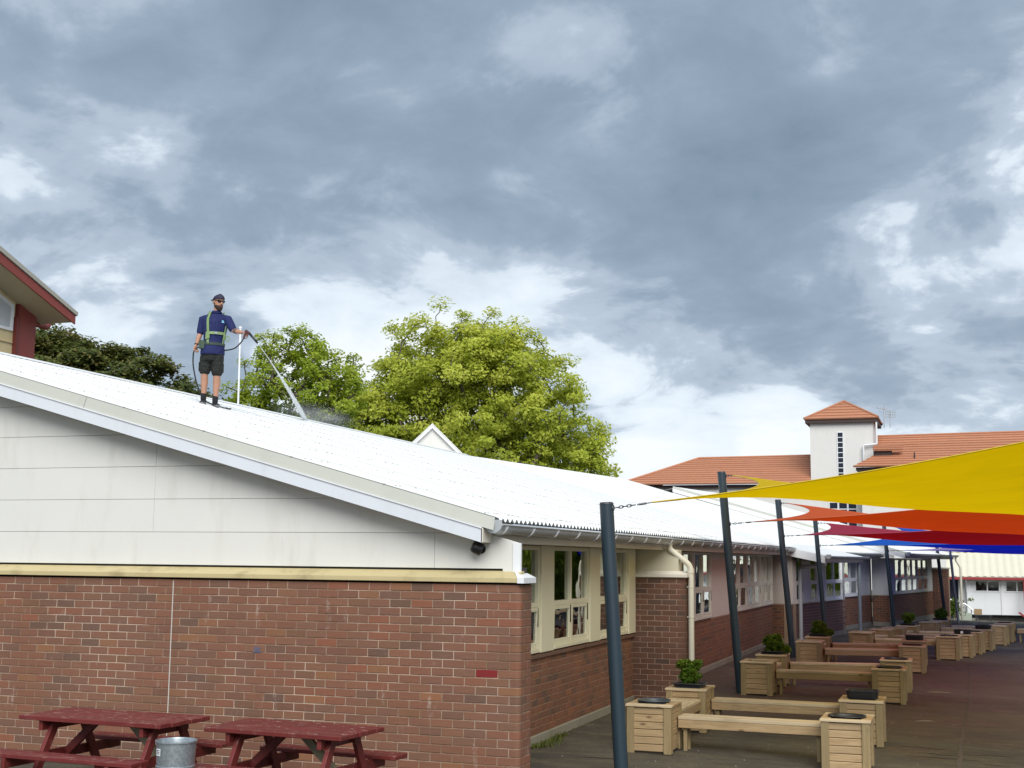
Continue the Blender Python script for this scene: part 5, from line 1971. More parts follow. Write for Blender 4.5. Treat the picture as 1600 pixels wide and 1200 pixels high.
ws_.build('waist_belt', paint('grey_green_webbing', (0.035, 0.055, 0.042), 0.8), man, smooth=True)
MB().box(-0.055, 0.03, -0.03, 0.03, -0.07, 0.07, Matrix.Translation(on_torso(-1.25, 0.945, 0.035)) @ Matrix.Rotation(FACE, 4, 'Z')).build('belt_pouch', paint('pouch_green', (0.05, 0.085, 0.06), 0.8), man, bevel=0.012, seg=2)
dW = (EL_R - WR_R).normalized()
MB().tube([WR_R + dW * 0.012, WR_R + dW * 0.034], 0.034, 14).build('wrist_watch', M_BLACK, man)
tt = MB()
u_ = (WR_L - EL_L).normalized()
tt.tube([EL_L + u_ * 0.035, EL_L + u_ * 0.095], [0.0437, 0.0432], 14, cap=False)
tt.build('tattoo', paint('faded_ink', (0.14, 0.10, 0.095), 0.55, 0.4, scale=40), man, smooth=True)

# spray gun, lance, hose, jet (held things stay top level)


def wpt(p):
    return MAN + Matrix.Rotation(RZ, 3, 'Z') @ (Vector(p) * KM)


hL = WR_L + Vector((0.085, -0.078, -0.022))
gun = empty('spray_lance', wpt(hL), 0, 'pressure washer lance with maroon pistol grip held by the man on the roof', 'spray lance')


def gl_(p):
    return wpt(p) - wpt(hL)


tip = hL + Vector((0.185, -0.02, -0.165))
MB().bar(gl_(hL + Vector((-0.025, 0.0, 0.045))), gl_(hL + Vector((0.05, -0.005, -0.01))), 0.035, 0.05).build('gun_body', M_GUN, gun, bevel=0.008, seg=2)
MB().bar(gl_(hL + Vector((-0.012, 0.0, 0.03))), gl_(hL + Vector((-0.045, 0.0, -0.085))), 0.03, 0.038).build('pistol_grip', M_GUN, gun, bevel=0.008, seg=2)
MB().tube([gl_(hL + Vector(v)) for v in ((0.025, 0, 0.0), (0.02, 0, -0.05), (-0.005, 0, -0.085), (-0.04, 0, -0.085))], 0.006, 8).build('trigger_guard', M_GUN, gun)
MB().tube([gl_(hL + Vector((0.045, -0.005, -0.005))), gl_(tip)], [0.022, 0.017], 12).build('lance_tube', M_HOSE, gun, smooth=True)
MB().tube([gl_(tip), gl_(tip + Vector((0.02, -0.002, -0.021)))], [0.014, 0.008], 10).build('nozzle', M_STEEL, gun)


def catmull(pts, n=8):
    P = [Vector(p) for p in pts]
    P = [P[0] * 2 - P[1]] + P + [P[-1] * 2 - P[-2]]
    out = []
    for i in range(1, len(P) - 2):
        for k in range(n):
            t = k / n
            a, b, c, d = P[i - 1], P[i], P[i + 1], P[i + 2]
            out.append(0.5 * ((2 * b) + (c - a) * t + (2 * a - 5 * b + 4 * c - d) * t * t + (3 * b - a - 3 * c + d) * t ** 3))
    out.append(P[-2])
    return out


hr_ = WR_R + Vector((-0.012, -0.05, -0.085))
hp_ = [hL + Vector((-0.045, 0, -0.085)), (0.50, -0.16, 0.985), (0.40, -0.10, 0.905), (0.30, -0.03, 0.885), (0.18, 0.05, 0.885), (0.0, 0.165, 0.90), (-0.15, 0.14, 0.93), (-0.215, 0.03, 0.925), hr_, (-0.268, -0.07, 0.72), (-0.25, -0.06, 0.55), (-0.19, -0.02, 0.30), (-0.09, 0.08, 0.09), (0.04, 0.16, 0.028), (0.17, 0.20, -0.012), (0.25, 0.22, -0.028), (0.285, 0.26, -0.02), (0.25, 0.31, -0.02), (0.20, 0.27, -0.005)]
hw = [wpt(p) for p in catmull(hp_, 8)]
for i, p in enumerate(hw):
    zmin = 2.606 - RS * p.x + 0.046
    if p.z < zmin:
        p.z = zmin
hose = MB().tube(hw, 0.0125, 8).build('water_hose', M_HOSE, None, smooth=True)
setp(hose, 'black pressure hose running from the lance behind the man down to the white roof', 'hose')


def spray_mat():
    m, nt, out = newmat('water_spray')
    g = mnode(nt, 'ShaderNodeNewGeometry')
    at = mnode(nt, 'ShaderNodeAttribute', attribute_name='dens')
    n = mnoise(nt, g.outputs['Position'], 9, 5, 0.7)
    al = mm(nt, 'MULTIPLY', at.outputs['Fac'], mm(nt, 'ADD', 0.35, n), True)
    d = mnode(nt, 'ShaderNodeBsdfDiffuse')
    d.inputs[0].default_value = (0.92, 0.94, 0.95, 1)
    tl_ = mnode(nt, 'ShaderNodeBsdfTranslucent')
    tl_.inputs[0].default_value = (0.92, 0.94, 0.95, 1)
    a = mnode(nt, 'ShaderNodeAddShader')
    mx0 = mnode(nt, 'ShaderNodeMixShader')
    nt.links.new(d.outputs[0], mx0.inputs[1])
    nt.links.new(tl_.outputs[0], mx0.inputs[2])
    tr = mnode(nt, 'ShaderNodeBsdfTransparent')
    mx = mnode(nt, 'ShaderNodeMixShader')
    nt.links.new(al, mx.inputs[0])
    nt.links.new(tr.outputs[0], mx.inputs[1])
    nt.links.new(mx0.outputs[0], mx.inputs[2])
    nt.links.new(mx.outputs[0], out.inputs[0])
    return m


J0 = wpt(tip + Vector((0.02, -0.002, -0.021)))
J1 = Vector((-10.15, 14.3, 5.43))
jb = MB()
NJ = 22
dens_v = []
pts, rad = [], []
for i in range(NJ + 1):
    t = i / NJ
    p = J0.lerp(J1, t) + Vector((0, 0, 0.22 * t * (1 - t)))
    pts.append(p)
    rad.append(0.006 + 0.075 * max(0, t - 0.15) ** 1.1)
for sc2, dv in ((0.38, 2.2), (0.7, 1.2), (1.0, 0.5)):
    jb.tube(pts, [r * sc2 for r in rad], 10, cap=False)
    for i in range(NJ + 1):
        t = i / NJ
        dens_v += [dv * (0.55 + 0.6 * math.sin(PI * min(1, t * 1.15)) if t < 0.9 else 0.8 * dv)] * 10
jo = jb.build('water_jet', spray_mat(), None, smooth=True, kind='stuff')
a_ = jo.data.attributes.new('dens', 'FLOAT', 'POINT')
a_.data.foreach_set('value', dens_v)
# droplets thrown up along the ridge
dr = MB()
r_ = random.Random(5)
for i in range(620):
    if i < 220:
        t = r_.random() ** 0.6
        c = J0.lerp(J1, t) + Vector((0, 0, 0.22 * t * (1 - t)))
        s_ = 0.02 + 0.12 * t
        c = c + Vector((r_.gauss(0, s_), r_.gauss(0, s_), r_.gauss(0, s_)))
    else:
        c = J1 + Vector((r_.gauss(0, 0.35), abs(r_.gauss(0.2, 0.9)), abs(r_.gauss(0, 0.22))))
    q = 0.002 + 0.0032 * r_.random()
    dr.add([c + Vector(v) * q for v in ((1, 0, 0), (-1, 0, 0), (0, 1, 0), (0, -1, 0), (0, 0, 1.4), (0, 0, -1.4))], [(0, 2, 4), (2, 1, 4), (1, 3, 4), (3, 0, 4), (2, 0, 5), (1, 2, 5), (3, 1, 5), (0, 3, 5)])
dro = dr.build('water_droplets', paint('droplet_white', (0.85, 0.88, 0.9), 0.3), None, kind='stuff')


def mist(loc, size, dens, name='water_mist'):
    m, nt, out = newmat(name)
    tcn = mnode(nt, 'ShaderNodeTexCoord')
    ln = mnode(nt, 'ShaderNodeVectorMath', operation='LENGTH')
    nt.links.new(tcn.outputs['Object'], ln.inputs[0])
    g = mnode(nt, 'ShaderNodeNewGeometry')
    n = mnoise(nt, tcn.outputs['Object'], 2.6, 5, 0.65)
    fall = step01(nt, ln.outputs['Value'], 0.98, 0.2)
    d = mm(nt, 'MULTIPLY', mm(nt, 'MULTIPLY', fall, step01(nt, n, 0.36, 0.70)), dens)
    pv = mnode(nt, 'ShaderNodeVolumePrincipled')
    pv.inputs['Color'].default_value = (0.97, 0.98, 1, 1)
    pv.inputs['Anisotropy'].default_value = 0.2
    nt.links.new(d, pv.inputs['Density'])
    nt.links.new(pv.outputs[0], out.inputs['Volume'])
    b = MB()
    b.lathe([(math.sin(PI * i / 12), -math.cos(PI * i / 12)) for i in range(13)], n=20)
    return link(b.mesh(name, smooth=True), name, m, None, 'stuff', loc=loc, scale=size)


mist((-10.4, 15.2, 5.60), (0.8, 2.2, 0.42), 0.9)

# ------------------------------------------------------------------ trees


def make_tree(name, label, cat, base, fork_z, blobs, n_cl, per, leaf, lm, cl_r, seed, trunk_r, group=None, shell=0.45, tone_hi=0.25, flat=0.55, stems=1):
    r_ = np.random.default_rng(seed)
    o = empty(name, base, 0, label, cat, group)
    b = np.array(base)
    # cluster centres through the union of ellipsoids, thicker near the outside
    cs, outs = [], []
    vol = np.array([bl[1][0] * bl[1][1] * bl[1][2] for bl in blobs]) ** 0.75
    vol /= vol.sum()
    tries = 0
    while len(cs) < n_cl and tries < n_cl * 60:
        tries += 1
        bl = blobs[r_.choice(len(blobs), p=vol)]
        d = r_.normal(size=3)
        d /= np.linalg.norm(d)
        rad = shell + (1 - shell) * r_.random() ** 0.6
        c = np.array(bl[0]) + d * rad * np.array(bl[1]) - b
        if c[2] < fork_z * 0.7:
            continue
        if cs and min(np.linalg.norm((np.array(cs[-300:]) - c) * [1, 1, 1.3], axis=1)) < cl_r * 0.55:
            continue
        cs.append(c)
        outs.append(d * rad)
    cs = np.array(cs)
    # skeleton: attach every cluster to the nearest lower node
    nodes = [np.array([0, 0, -0.2])]
    par = [-1]
    for s in range(1, 5):
        nodes.append(np.array([0.05 * r_.normal(), 0.05 * r_.normal(), fork_z * s / 4]))
        par.append(len(nodes) - 2)
    fork = len(nodes) - 1
    if stems > 1:
        for s in range(stems):
            a = 2 * PI * (s + r_.random() * .5) / stems
            prev = fork - (s % 2)
            for k in range(1, 4):
                nodes.append(nodes[prev] + np.array([math.cos(a) * 0.34, math.sin(a) * 0.34, 0.75]) * (fork_z * 0.13))
                par.append(prev)
                prev = len(nodes) - 1
    order = np.argsort(np.linalg.norm(cs - nodes[fork], axis=1))
    tips = []
    for i in order:
        c = cs[i]
        N_ = np.array(nodes)
        dv = c - N_
        dist = np.linalg.norm(dv, axis=1)
        pen = dist + 1.2 * np.maximum(0, N_[:, 2] - c[2] + 0.25 * dist)
        pen[:3] += 5
        j = int(np.argmin(pen))
        a = N_[j]
        prev = j
        L = dist[j]
        m = 3 if L > 0.6 else 2
        for k in range(1, m + 1):
            t = k / m
            p = a + (c - a) * t
            p = p + np.array([0, 0, 0.12 * L * math.sin(PI * t)]) + (r_.normal(size=3) * 0.05 * L if k < m else 0)
            nodes.append(p)
            par.append(prev)
            prev = len(nodes) - 1
        tips.append(prev)
    cnt_ = np.zeros(len(nodes))
    for t in tips:
        cnt_[t] += 1
    for i in range(len(nodes) - 1, 0, -1):
        cnt_[par[i]] += cnt_[i]
    rad = np.maximum(0.010, trunk_r * (cnt_ / max(1, cnt_[0])) ** 0.46)
    tb = MB()
    for i in range(1, len(nodes)):
        p = par[i]
        big = rad[i] > 0.05
        r0 = rad[p] if rad[p] < rad[i] * 1.6 else rad[i] * 1.25
        tb.tube([nodes[p], nodes[i]], [r0, rad[i]], 7 if big else 4, cap=False)
    auto_smooth(tb.build('trunk', M_BARK, o), 80)
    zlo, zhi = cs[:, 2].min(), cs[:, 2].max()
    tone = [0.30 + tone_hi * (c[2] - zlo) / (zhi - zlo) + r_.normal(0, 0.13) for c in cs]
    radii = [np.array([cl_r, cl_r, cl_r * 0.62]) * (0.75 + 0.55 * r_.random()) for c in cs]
    V, T = leaf_cloud(cs, radii, per, leaf, tone, flat, seed + 1, outs)
    leaf_object(V, T, 'crown', lm, o)
    return o


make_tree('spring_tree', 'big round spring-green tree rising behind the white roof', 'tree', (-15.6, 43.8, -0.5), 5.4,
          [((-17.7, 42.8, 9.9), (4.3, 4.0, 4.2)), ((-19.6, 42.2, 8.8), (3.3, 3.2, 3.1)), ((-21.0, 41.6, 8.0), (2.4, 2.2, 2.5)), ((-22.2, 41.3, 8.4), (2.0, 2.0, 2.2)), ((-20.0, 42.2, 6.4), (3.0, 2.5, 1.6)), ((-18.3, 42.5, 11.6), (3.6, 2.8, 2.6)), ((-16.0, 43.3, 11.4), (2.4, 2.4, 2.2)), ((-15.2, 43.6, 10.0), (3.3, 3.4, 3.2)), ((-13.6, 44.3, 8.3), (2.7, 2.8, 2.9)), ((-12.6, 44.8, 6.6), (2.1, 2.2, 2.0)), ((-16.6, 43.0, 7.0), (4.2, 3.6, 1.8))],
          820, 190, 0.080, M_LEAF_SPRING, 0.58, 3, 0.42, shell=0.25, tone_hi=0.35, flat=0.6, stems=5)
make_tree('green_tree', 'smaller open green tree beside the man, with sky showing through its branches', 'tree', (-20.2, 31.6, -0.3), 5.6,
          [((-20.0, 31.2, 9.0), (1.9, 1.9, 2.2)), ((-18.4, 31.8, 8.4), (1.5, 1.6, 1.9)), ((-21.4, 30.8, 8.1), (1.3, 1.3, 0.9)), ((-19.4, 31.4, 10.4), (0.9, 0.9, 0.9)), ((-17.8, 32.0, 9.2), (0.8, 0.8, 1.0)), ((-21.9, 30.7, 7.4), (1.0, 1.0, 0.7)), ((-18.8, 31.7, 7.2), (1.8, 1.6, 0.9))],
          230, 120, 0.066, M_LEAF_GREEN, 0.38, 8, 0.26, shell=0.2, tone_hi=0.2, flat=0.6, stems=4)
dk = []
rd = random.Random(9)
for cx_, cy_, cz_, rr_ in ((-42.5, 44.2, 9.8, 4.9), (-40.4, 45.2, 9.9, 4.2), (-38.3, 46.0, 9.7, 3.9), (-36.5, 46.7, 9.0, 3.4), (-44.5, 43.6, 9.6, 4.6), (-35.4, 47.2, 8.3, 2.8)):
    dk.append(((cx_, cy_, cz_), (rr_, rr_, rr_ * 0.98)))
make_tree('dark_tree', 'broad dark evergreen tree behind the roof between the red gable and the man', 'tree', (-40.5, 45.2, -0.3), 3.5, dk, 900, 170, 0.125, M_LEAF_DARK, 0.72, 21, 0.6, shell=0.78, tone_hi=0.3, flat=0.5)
for k, (tx_, ty_, hh, lab, lm) in enumerate(((11.2, 33.0, 7.0, 'unseen leafy tree added for the near cream windows to mirror', M_LEAF_GREEN), (11.8, 43.0, 7.5, 'unseen leafy tree added for the middle windows to mirror', M_LEAF_GREEN), (12.4, 54.0, 8.0, 'unseen leafy tree added for the far windows to mirror', M_LEAF_GREEN))):
    make_tree('unseen_mirror_tree', lab, 'tree', (tx_, ty_, -0.2), 0.5, [((tx_, ty_, hh * 0.46), (2.6, 5.0, hh * 0.46))], 190, 80, 0.16, lm, 0.9, 60 + k, 0.22, shell=0.3)  # unseen trees, added so the window panes have green to reflect

# ------------------------------------------------------------------ red and cream building at the left
Rb = empty('red_trimmed_building', (-21.5, 0, 0), PI / 2, 'cream building with rust red barge board and corner post, behind the white roof', 'building')
SR = (10.85 - 9.61) / (20.34 - 16.83)
rz_ = lambda x: 9.61 + SR * (20.34 - x)
XA, XE, XW = 10.0, 20.34, 18.93
MB().prism([(XA, 0, rz_(XA) - 0.36), (XE, 0, rz_(XE) - 0.26), (XE, 0, rz_(XE)), (XA, 0, rz_(XA))], (0, 0.05, 0)).build('barge_board', M_REDP, Rb, bevel=0.006)
MB().prism([(XA, -0.05, rz_(XA) + 0.005), (XE + 0.03, -0.05, rz_(XE) + 0.005), (XE + 0.05, -0.05, rz_(XE) + 0.12), (XA, -0.05, rz_(XA) + 0.19)], (0, 9.0, 0)).build('roof', M_ROOFG, Rb)
MB().prism([(XA, 0.055, rz_(XA) - 0.20), (XE - 0.05, 0.055, rz_(XE) - 0.20), (XE - 0.05, 0.055, rz_(XE) - 0.15), (XA, 0.055, rz_(XA) - 0.15)], (0, 8.0, 0)).build('soffit', paint('cream_soffit', (0.46, 0.41, 0.28), 0.7), Rb)
MB().prism([(XA, 1.2, 0), (XW + .1, 1.2, 0), (XW + .1, 1.2, rz_(XW + .1) - 0.21), (XA, 1.2, rz_(XA) - 0.21)], (0, 0.2, 0)).build('wall', M_YCREAM, Rb)
MB().prism([(19.12, 1.10, 0), (19.88, 1.10, 0), (19.88, 1.10, rz_(19.88) - 0.21), (19.12, 1.10, rz_(19.12) - 0.21)], (0, 0.7, 0)).build('corner_post', M_REDP, Rb)
MB().box(18.99, 19.119, 1.06, 1.30, 0, 9.40).build('corner_post', paint('deep_red', (0.15, 0.028, 0.024), 0.5), Rb)
wz = lambda x: 9.63 + 0.36 * (18.92 - x)
wf = MB()
wf.prism([(15, 1.14, 8.96), (18.92, 1.14, 8.96), (18.92, 1.14, 9.04), (15, 1.14, 9.04)], (0, 0.06, 0))
wf.prism([(18.82, 1.14, 9.04), (18.92, 1.14, 9.04), (18.92, 1.14, wz(18.92)), (18.82, 1.14, wz(18.82))], (0, 0.06, 0))
wf.prism([(15, 1.14, wz(15)), (18.92, 1.14, wz(18.92)), (18.92, 1.14, wz(18.92) + 0.13), (15, 1.14, wz(15) + 0.13)], (0, 0.06, 0))
wo_ = wf.build('window', M_WHITE, Rb)
MB().prism([(15, 1.17, 9.045), (18.815, 1.17, 9.045), (18.815, 1.17, wz(18.815)), (15, 1.17, wz(15))], (0, 0.02, 0)).build('pane', paint('pale_glass', (0.45, 0.49, 0.52), 0.08), wo_)
MB().box(15, 18.95, 1.15, 1.198, 8.59, 8.62).build('wall_batten', M_YCREAM, Rb)
pipe(Rb, [(19.85, 1.35, 9.42), (20.70, 1.35, 9.38), (20.80, 1.35, 9.58)], 0.09, M_REDP, name='gutter_pipe')
MB().box(XA, 19.7, 1.85, 9.0, 0, 9.0).build('wall', M_YCREAM, Rb)

# small white gable behind the ridge
G = empty('white_gable', (-13.45, 29.9, 0), 0.40, 'small white gabled roof end poking up behind the long white ridge', 'building')
gz_ = 6.99
MB().prism([(-0.95, 0, 3.0), (1.05, 0, 3.0), (1.05, 0, gz_ - 1.06), (0, 0, gz_ - 0.05), (-0.95, 0, gz_ - 0.95)], (0, 0.1, 0)).build('wall', M_CLAD, G)
for s, ex in ((-1, -1.3), (1, 1.35)):
    MB().prism([(0, -0.12, gz_ - 0.13), (0, -0.12, gz_), (ex, -0.12, gz_ - abs(ex) * 0.97), (ex, -0.12, gz_ - abs(ex) * 0.97 - 0.13)], (0, 0.12, 0)).build('barge_board', M_WHITE, G)
    MB().prism([(0, -0.14, gz_ + 0.002), (0, -0.14, gz_ + 0.04), (ex, -0.14, gz_ - abs(ex) * 0.97 + 0.04), (ex, -0.14, gz_ - abs(ex) * 0.97 + 0.002)], (0, 1.6, 0)).build('roof', M_ROOF, G)
MB().box(-0.95, 1.05, 0.1, 1.4, 0, 5.9).build('wall', M_CLAD, G)

# ------------------------------------------------------------------ terracotta roofed building with tower
T = empty('tiled_roof_building', (0, 100, 0), 0, 'pale rendered building with terracotta tiled roofs and a square tower, far behind', 'building')


def tile_face(parent, a, b, c, d, rows, name='roof'):
    """roof plane a(lower left) b(lower right) c(upper right) d(upper left), laid as overlapping tile courses"""
    a, b, c, d = map(Vector, (a, b, c, d))
    n = (b - a).cross(d - a).normalized()
    base = MB().add([a - n * 0.05, b - n * 0.05, c - n * 0.05, d - n * 0.05], [(0, 1, 2, 3)]).build(name, M_TERRA, parent)
    for r in range(rows):
        t0, t1 = r / rows, min(1, (r + 1.12) / rows)
        p0, q0 = a.lerp(d, t0), b.lerp(c, t0)
        p1, q1 = a.lerp(d, t1), b.lerp(c, t1)
        th = 0.09
        m = MB().add([p0 + n * th, q0 + n * th, q1 + n * 0.01, p1 + n * 0.01, p0 - n * 0.02, q0 - n * 0.02], [(0, 1, 2, 3), (4, 5, 1, 0)])
        m.build('tile_course', M_TERRA, base)
    return base


# tower, front face at y = 0
tx0, tx1, td = -7.65, -2.42, 5.4
tz = 14.0
MB().box(tx0, tx1, 0, td, 0, tz).build('tower_wall', M_TOWER, T)
ap = Vector((-5.0, 2.7, 16.1))
ov = 0.45
ez = 14.30
cn = [Vector((tx0 - ov, -ov, ez)), Vector((tx1 + ov, -ov, ez)), Vector((tx1 + ov, td + ov, ez)), Vector((tx0 - ov, td + ov, ez))]
for i in range(4):
    a, b = cn[i], cn[(i + 1) % 4]
    tile_face(T, a, b, ap + (b - a).normalized() * 0.02, ap, 6, 'tower_roof')
MB().box(tx0 - 0.36, tx1 + 0.36, -0.36, td + 0.36, ez - 0.32, ez - 0.03).build('eaves', M_BROWN, T)
for i in range(4):
    MB().tube([cn[i] + Vector((0, 0, 0.1)), ap + Vector((0, 0, 0.08))], 0.09, 6).build('hip_capping', M_TERRA, T)
MB().tube([(-4.98, 2.0, 15.5), (-4.98, 1.95, 15.65)], 0.09, 8).build('roof_vent', M_BROWN, T)
wf = MB()
w0, w1, z0, z1 = -5.44, -4.86, 8.4, 13.25
for x in (w0, w1 - 0.08):
    wf.box(x, x + 0.08, -0.05, 0.06, z0, z1)
npn = 11
for i in range(npn + 1):
    z = z0 + (z1 - z0 - 0.1) * i / npn
    wf.box(w0 + 0.08, w1 - 0.08, -0.045, 0.05, z, z + 0.06)
wo_ = wf.build('slot_window', M_WHITE, T)
for i in range(npn):
    z = z0 + (z1 - z0 - 0.1) * i / npn + 0.06
    MB().box(w0 + 0.08, w1 - 0.08, -0.02, -0.01, z, z0 + (z1 - z0 - 0.1) * (i + 1) / npn).build('pane', paint('blue_black_glass', (0.012, 0.016, 0.03), 0.05) if i == 0 else bpy.data.materials['blue_black_glass'], wo_)
# left wing: hipped roof
tile_face(T, (-24.2, -1.0, 8.85), (tx0, -1.0, 8.85), (tx0, 5.5, 11.65), (-18.3, 5.5, 11.55), 12)
tile_face(T, (-24.2, 12.0, 8.85), (-24.2, -1.0, 8.85), (-18.3, 5.5, 11.55), (-18.32, 5.52, 11.55), 10)
MB().tube([(-24.2, -1.0, 8.95), (-18.3, 5.5, 11.62), (tx0, 5.5, 11.70)], 0.1, 6).build('ridge_capping', M_TERRA, T)
MB().box(-23.6, tx0, -0.3, 11, 0, 8.75).build('wall', M_TOWER, T)
MB().box(-23.9, tx0, -0.6, 11.4, 8.5, 8.78).build('eaves', M_BROWN, T)
# right wing: main roof and a small hipped projection
tile_face(T, (tx1, -1.2, 9.9), (16, -1.2, 9.9), (16, 4.5, 13.35), (tx1, 4.5, 13.15), 14)
MB().tube([(tx1, 4.5, 13.2), (16, 4.5, 13.42)], 0.1, 6).build('ridge_capping', M_TERRA, T)
MB().box(tx1, 16, -0.6, 9, 0, 9.8).build('wall', M_TOWER, T)
MB().box(tx1 + 0.01, 16, -0.9, 9, 9.6, 9.82).build('eaves', M_BROWN, T)
tile_face(T, (-3.9, -3.4, 10.0), (5.0, -3.4, 10.0), (3.6, -1.0, 11.35), (-1.9, -1.0, 11.30), 6)
MB().box(-3.7, 5.0, -3.1, -0.7, 9.72, 9.94).build('eaves', M_BROWN, T)
MB().box(-3.3, 5.0, -2.7, -0.61, 0, 9.7).build('wall', M_TOWER, T)
tile_face(T, (-2.38, -2.0, 11.45), (0.0, -2.0, 11.45), (0.0, -0.9, 11.95), (-2.38, -0.9, 11.95), 3)
MB().box(-2.36, -0.9, -1.7, -0.9, 11.0, 11.40).build('eaves', M_BROWN, T)
pipe(T, [(-2.15, -0.25, 14.0), (-2.15, -0.25, 12.1), (-3.25, -0.25, 12.0), (-3.25, -0.25, 10.4)], 0.08, M_WHITE)
MB().tube([(0.9, -2.2, 10.6), (0.9, -2.2, 11.2)], 0.06, 8).build('roof_vent', M_BROWN, T)
# window under the sails
for i in range(3):
    x = -6.18 + 0.77 * i
    wf = MB()
    wf.box(x, x + 0.07, -0.32, -0.28, 4.6, 7.3)
    wf.box(x + 0.7, x + 0.77, -0.32, -0.28, 4.6, 7.3)
    for z in (4.6, 5.75, 6.62, 7.2):
        wf.box(x + 0.07, x + 0.7, -0.319, -0.281, z, z + 0.09)
    w_o = wf.build('window', M_WHITE, T)
    MB().box(x + 0.07, x + 0.7, -0.305, -0.30, 4.69, 7.2).build('pane', bpy.data.materials['blue_black_glass'], w_o)
MB().box(tx0 - 1.5, tx1 - 0.3, -0.28, -0.001, 0, 8.4).build('wall', M_TOWER, T)
for x, z0, z1, lab in ((-1.75, 14.2, 15.85, 'taller spiky television aerial beside the tower roof'), (-1.25, 14.2, 15.5, 'television aerial with a square mesh panel beside the tower roof')):
    an = empty('tv_aerial', (x, 104.5, z0), 0, lab, 'aerial')
    MB().tube([(0, 0, -0.3), (0, 0, z1 - z0)], 0.03, 6).build('mast', M_STEEL, an)
    e = MB()
    H_ = z1 - z0
    if x < -1.5:
        e.tube([(-0.65, 0, H_ - 0.1), (0.35, 0, H_ - 0.35)], 0.022, 5)
        for k in range(6):
            xx = -0.6 + k * 0.17
            e.tube([(xx, -0.25, H_ - 0.12 - 0.04 * k), (xx, 0.25, H_ - 0.12 - 0.04 * k)], 0.014, 4)
            e.tube([(xx, 0, H_ - 0.22 - 0.04 * k), (xx, 0, H_ + 0.02 - 0.04 * k)], 0.014, 4)
    else:
        for k in range(5):
            e.tube([(-0.35, 0, H_ - 0.7 + 0.15 * k), (0.45, 0, H_ - 0.7 + 0.15 * k)], 0.012, 4)
            e.tube([(-0.35 + 0.2 * k, 0, H_ - 0.72), (-0.35 + 0.2 * k, 0, H_ - 0.08)], 0.012, 4)
        e.box(-0.08, 0.08, -0.1, 0.1, H_ - 0.42, H_ - 0.3)
    e.build('antenna_rods', M_STEEL, an, kind='stuff')

# ------------------------------------------------------------------ cream roofed building at the end of the yard
E_ = empty('cream_roofed_building', (0, 70, 0), 0, 'low white building with cream iron roof and bright red fascia, end of the yard', 'building')
e0 = 3.35
u = MB().add([(e0, -0.6, 1.46), (16, -0.6, 1.52), (16, 3.2, 3.0), (e0, 3.2, 2.95)], [(0, 1, 2, 3)])
er = u.build('roof', M_CREAMROOF, E_)
n_ = 30
vs, fs = [], []
for i in range(n_ * 4 + 1):
    x = e0 + 12.65 * i / (n_ * 4)
    b_ = 0.03 if (i % 4) in (0, 1) else 0.0
    vs += [(x, -0.65, 1.47 + b_ + 0.005 * (x - e0)), (x, 3.2, 2.97 + b_ + 0.004 * (x - e0))]
fs = [(2 * i, 2 * i + 2, 2 * i + 3, 2 * i + 1) for i in range(n_ * 4)]
MB().add(vs, fs).build('roof_sheet', M_CREAMROOF, er)
MB().box(e0, 16, 3.0, 3.4, 2.94, 3.05).build('ridge_capping', M_CREAMROOF, er)
MB().add([(e0 - 0.2, 3.3, 2.98), (16, 3.3, 3.03), (16, 8, 4.3), (e0 - 0.2, 8, 4.3)], [(0, 1, 2, 3)]).build('upper_roof', paint('pale_cream_roof', (0.72, 0.71, 0.63), 0.6), er)
MB().box(e0, 16, -0.67, -0.62, 1.30, 1.455).build('fascia', M_REDT, E_, bevel=0.01)
MB().box(4.45, 16, 0, 0.2, -0.74, 0.60).build('wall', M_WHITE, E_)
MB().box(4.45, 16, 0.0, 0.2, 1.28, 1.45).build('wall', M_WHITE, E_)
for x0, x1 in ((4.45, 4.93), (6.33, 6.62), (7.92, 16)):
    MB().box(x0, x1, 0.0, 0.2, 0.603, 1.277).build('wall', M_WHITE, E_)
for x0, n in ((4.93, 2), (6.62, 2)):
    wdt = 1.40 if n == 2 and x0 < 5 else 1.30
    wf = MB()
    for x in (x0, x0 + wdt / 2 - 0.03, x0 + wdt - 0.06):
        wf.box(x, x + 0.06, -0.03, 0.05, 0.60, 1.275)
    for i in range(2):
        wf.box(x0 + 0.06 + i * (wdt / 2 - 0.03), x0 + wdt / 2 - 0.03 + i * (wdt / 2 - 0.03), -0.028, 0.048, 0.60, 0.66)
        wf.box(x0 + 0.06 + i * (wdt / 2 - 0.03), x0 + wdt / 2 - 0.03 + i * (wdt / 2 - 0.03), -0.028, 0.048, 1.215, 1.275)
    wo_ = wf.build('window', M_WHITE, E_)
    for i in range(2):
        a = x0 + 0.06 + i * (wdt / 2 - 0.03)
        MB().box(a, a + wdt / 2 - 0.09, 0.0, 0.01, 0.66, 1.215).build('pane', M_GLASS, wo_)
MB().box(4.5, 9, 2.5, 2.6, -0.7, 1.4).build('room_lining', paint('dim_red_room', (0.10, 0.035, 0.03), 0.8), E_)
for x in (4.48, 6.38):
    MB().box(x, x + 0.17, -0.05, -0.003, -0.74, 1.28).build('pilaster', M_WHITE, E_)
MB().box(3.2, 4.44, 0.7, 0.8, -1.0, 1.4).build('doorway_shade', paint('shaded_doorway', (0.012, 0.016, 0.045), 0.4), E_)  # dark sheet: the shade in the doorway is put into its colour
MB().box(4.0, 4.44, 0.3, 0.4, -0.9, 1.4).build('wall', M_STUCCO2, E_)
MB().box(4.5, 16, 0.25, 0.4, -1.6, -0.75).build('subfloor', M_DARK, E_)
MB().box(7.60, 7.76, -0.62, -0.46, -1.2, 1.30).build('post', M_REDT, E_)
MB().bar((7.68, -0.54, -0.85), (7.3, -0.54, -0.55), 0.1, 0.1).build('post_brace', M_REDT, E_)

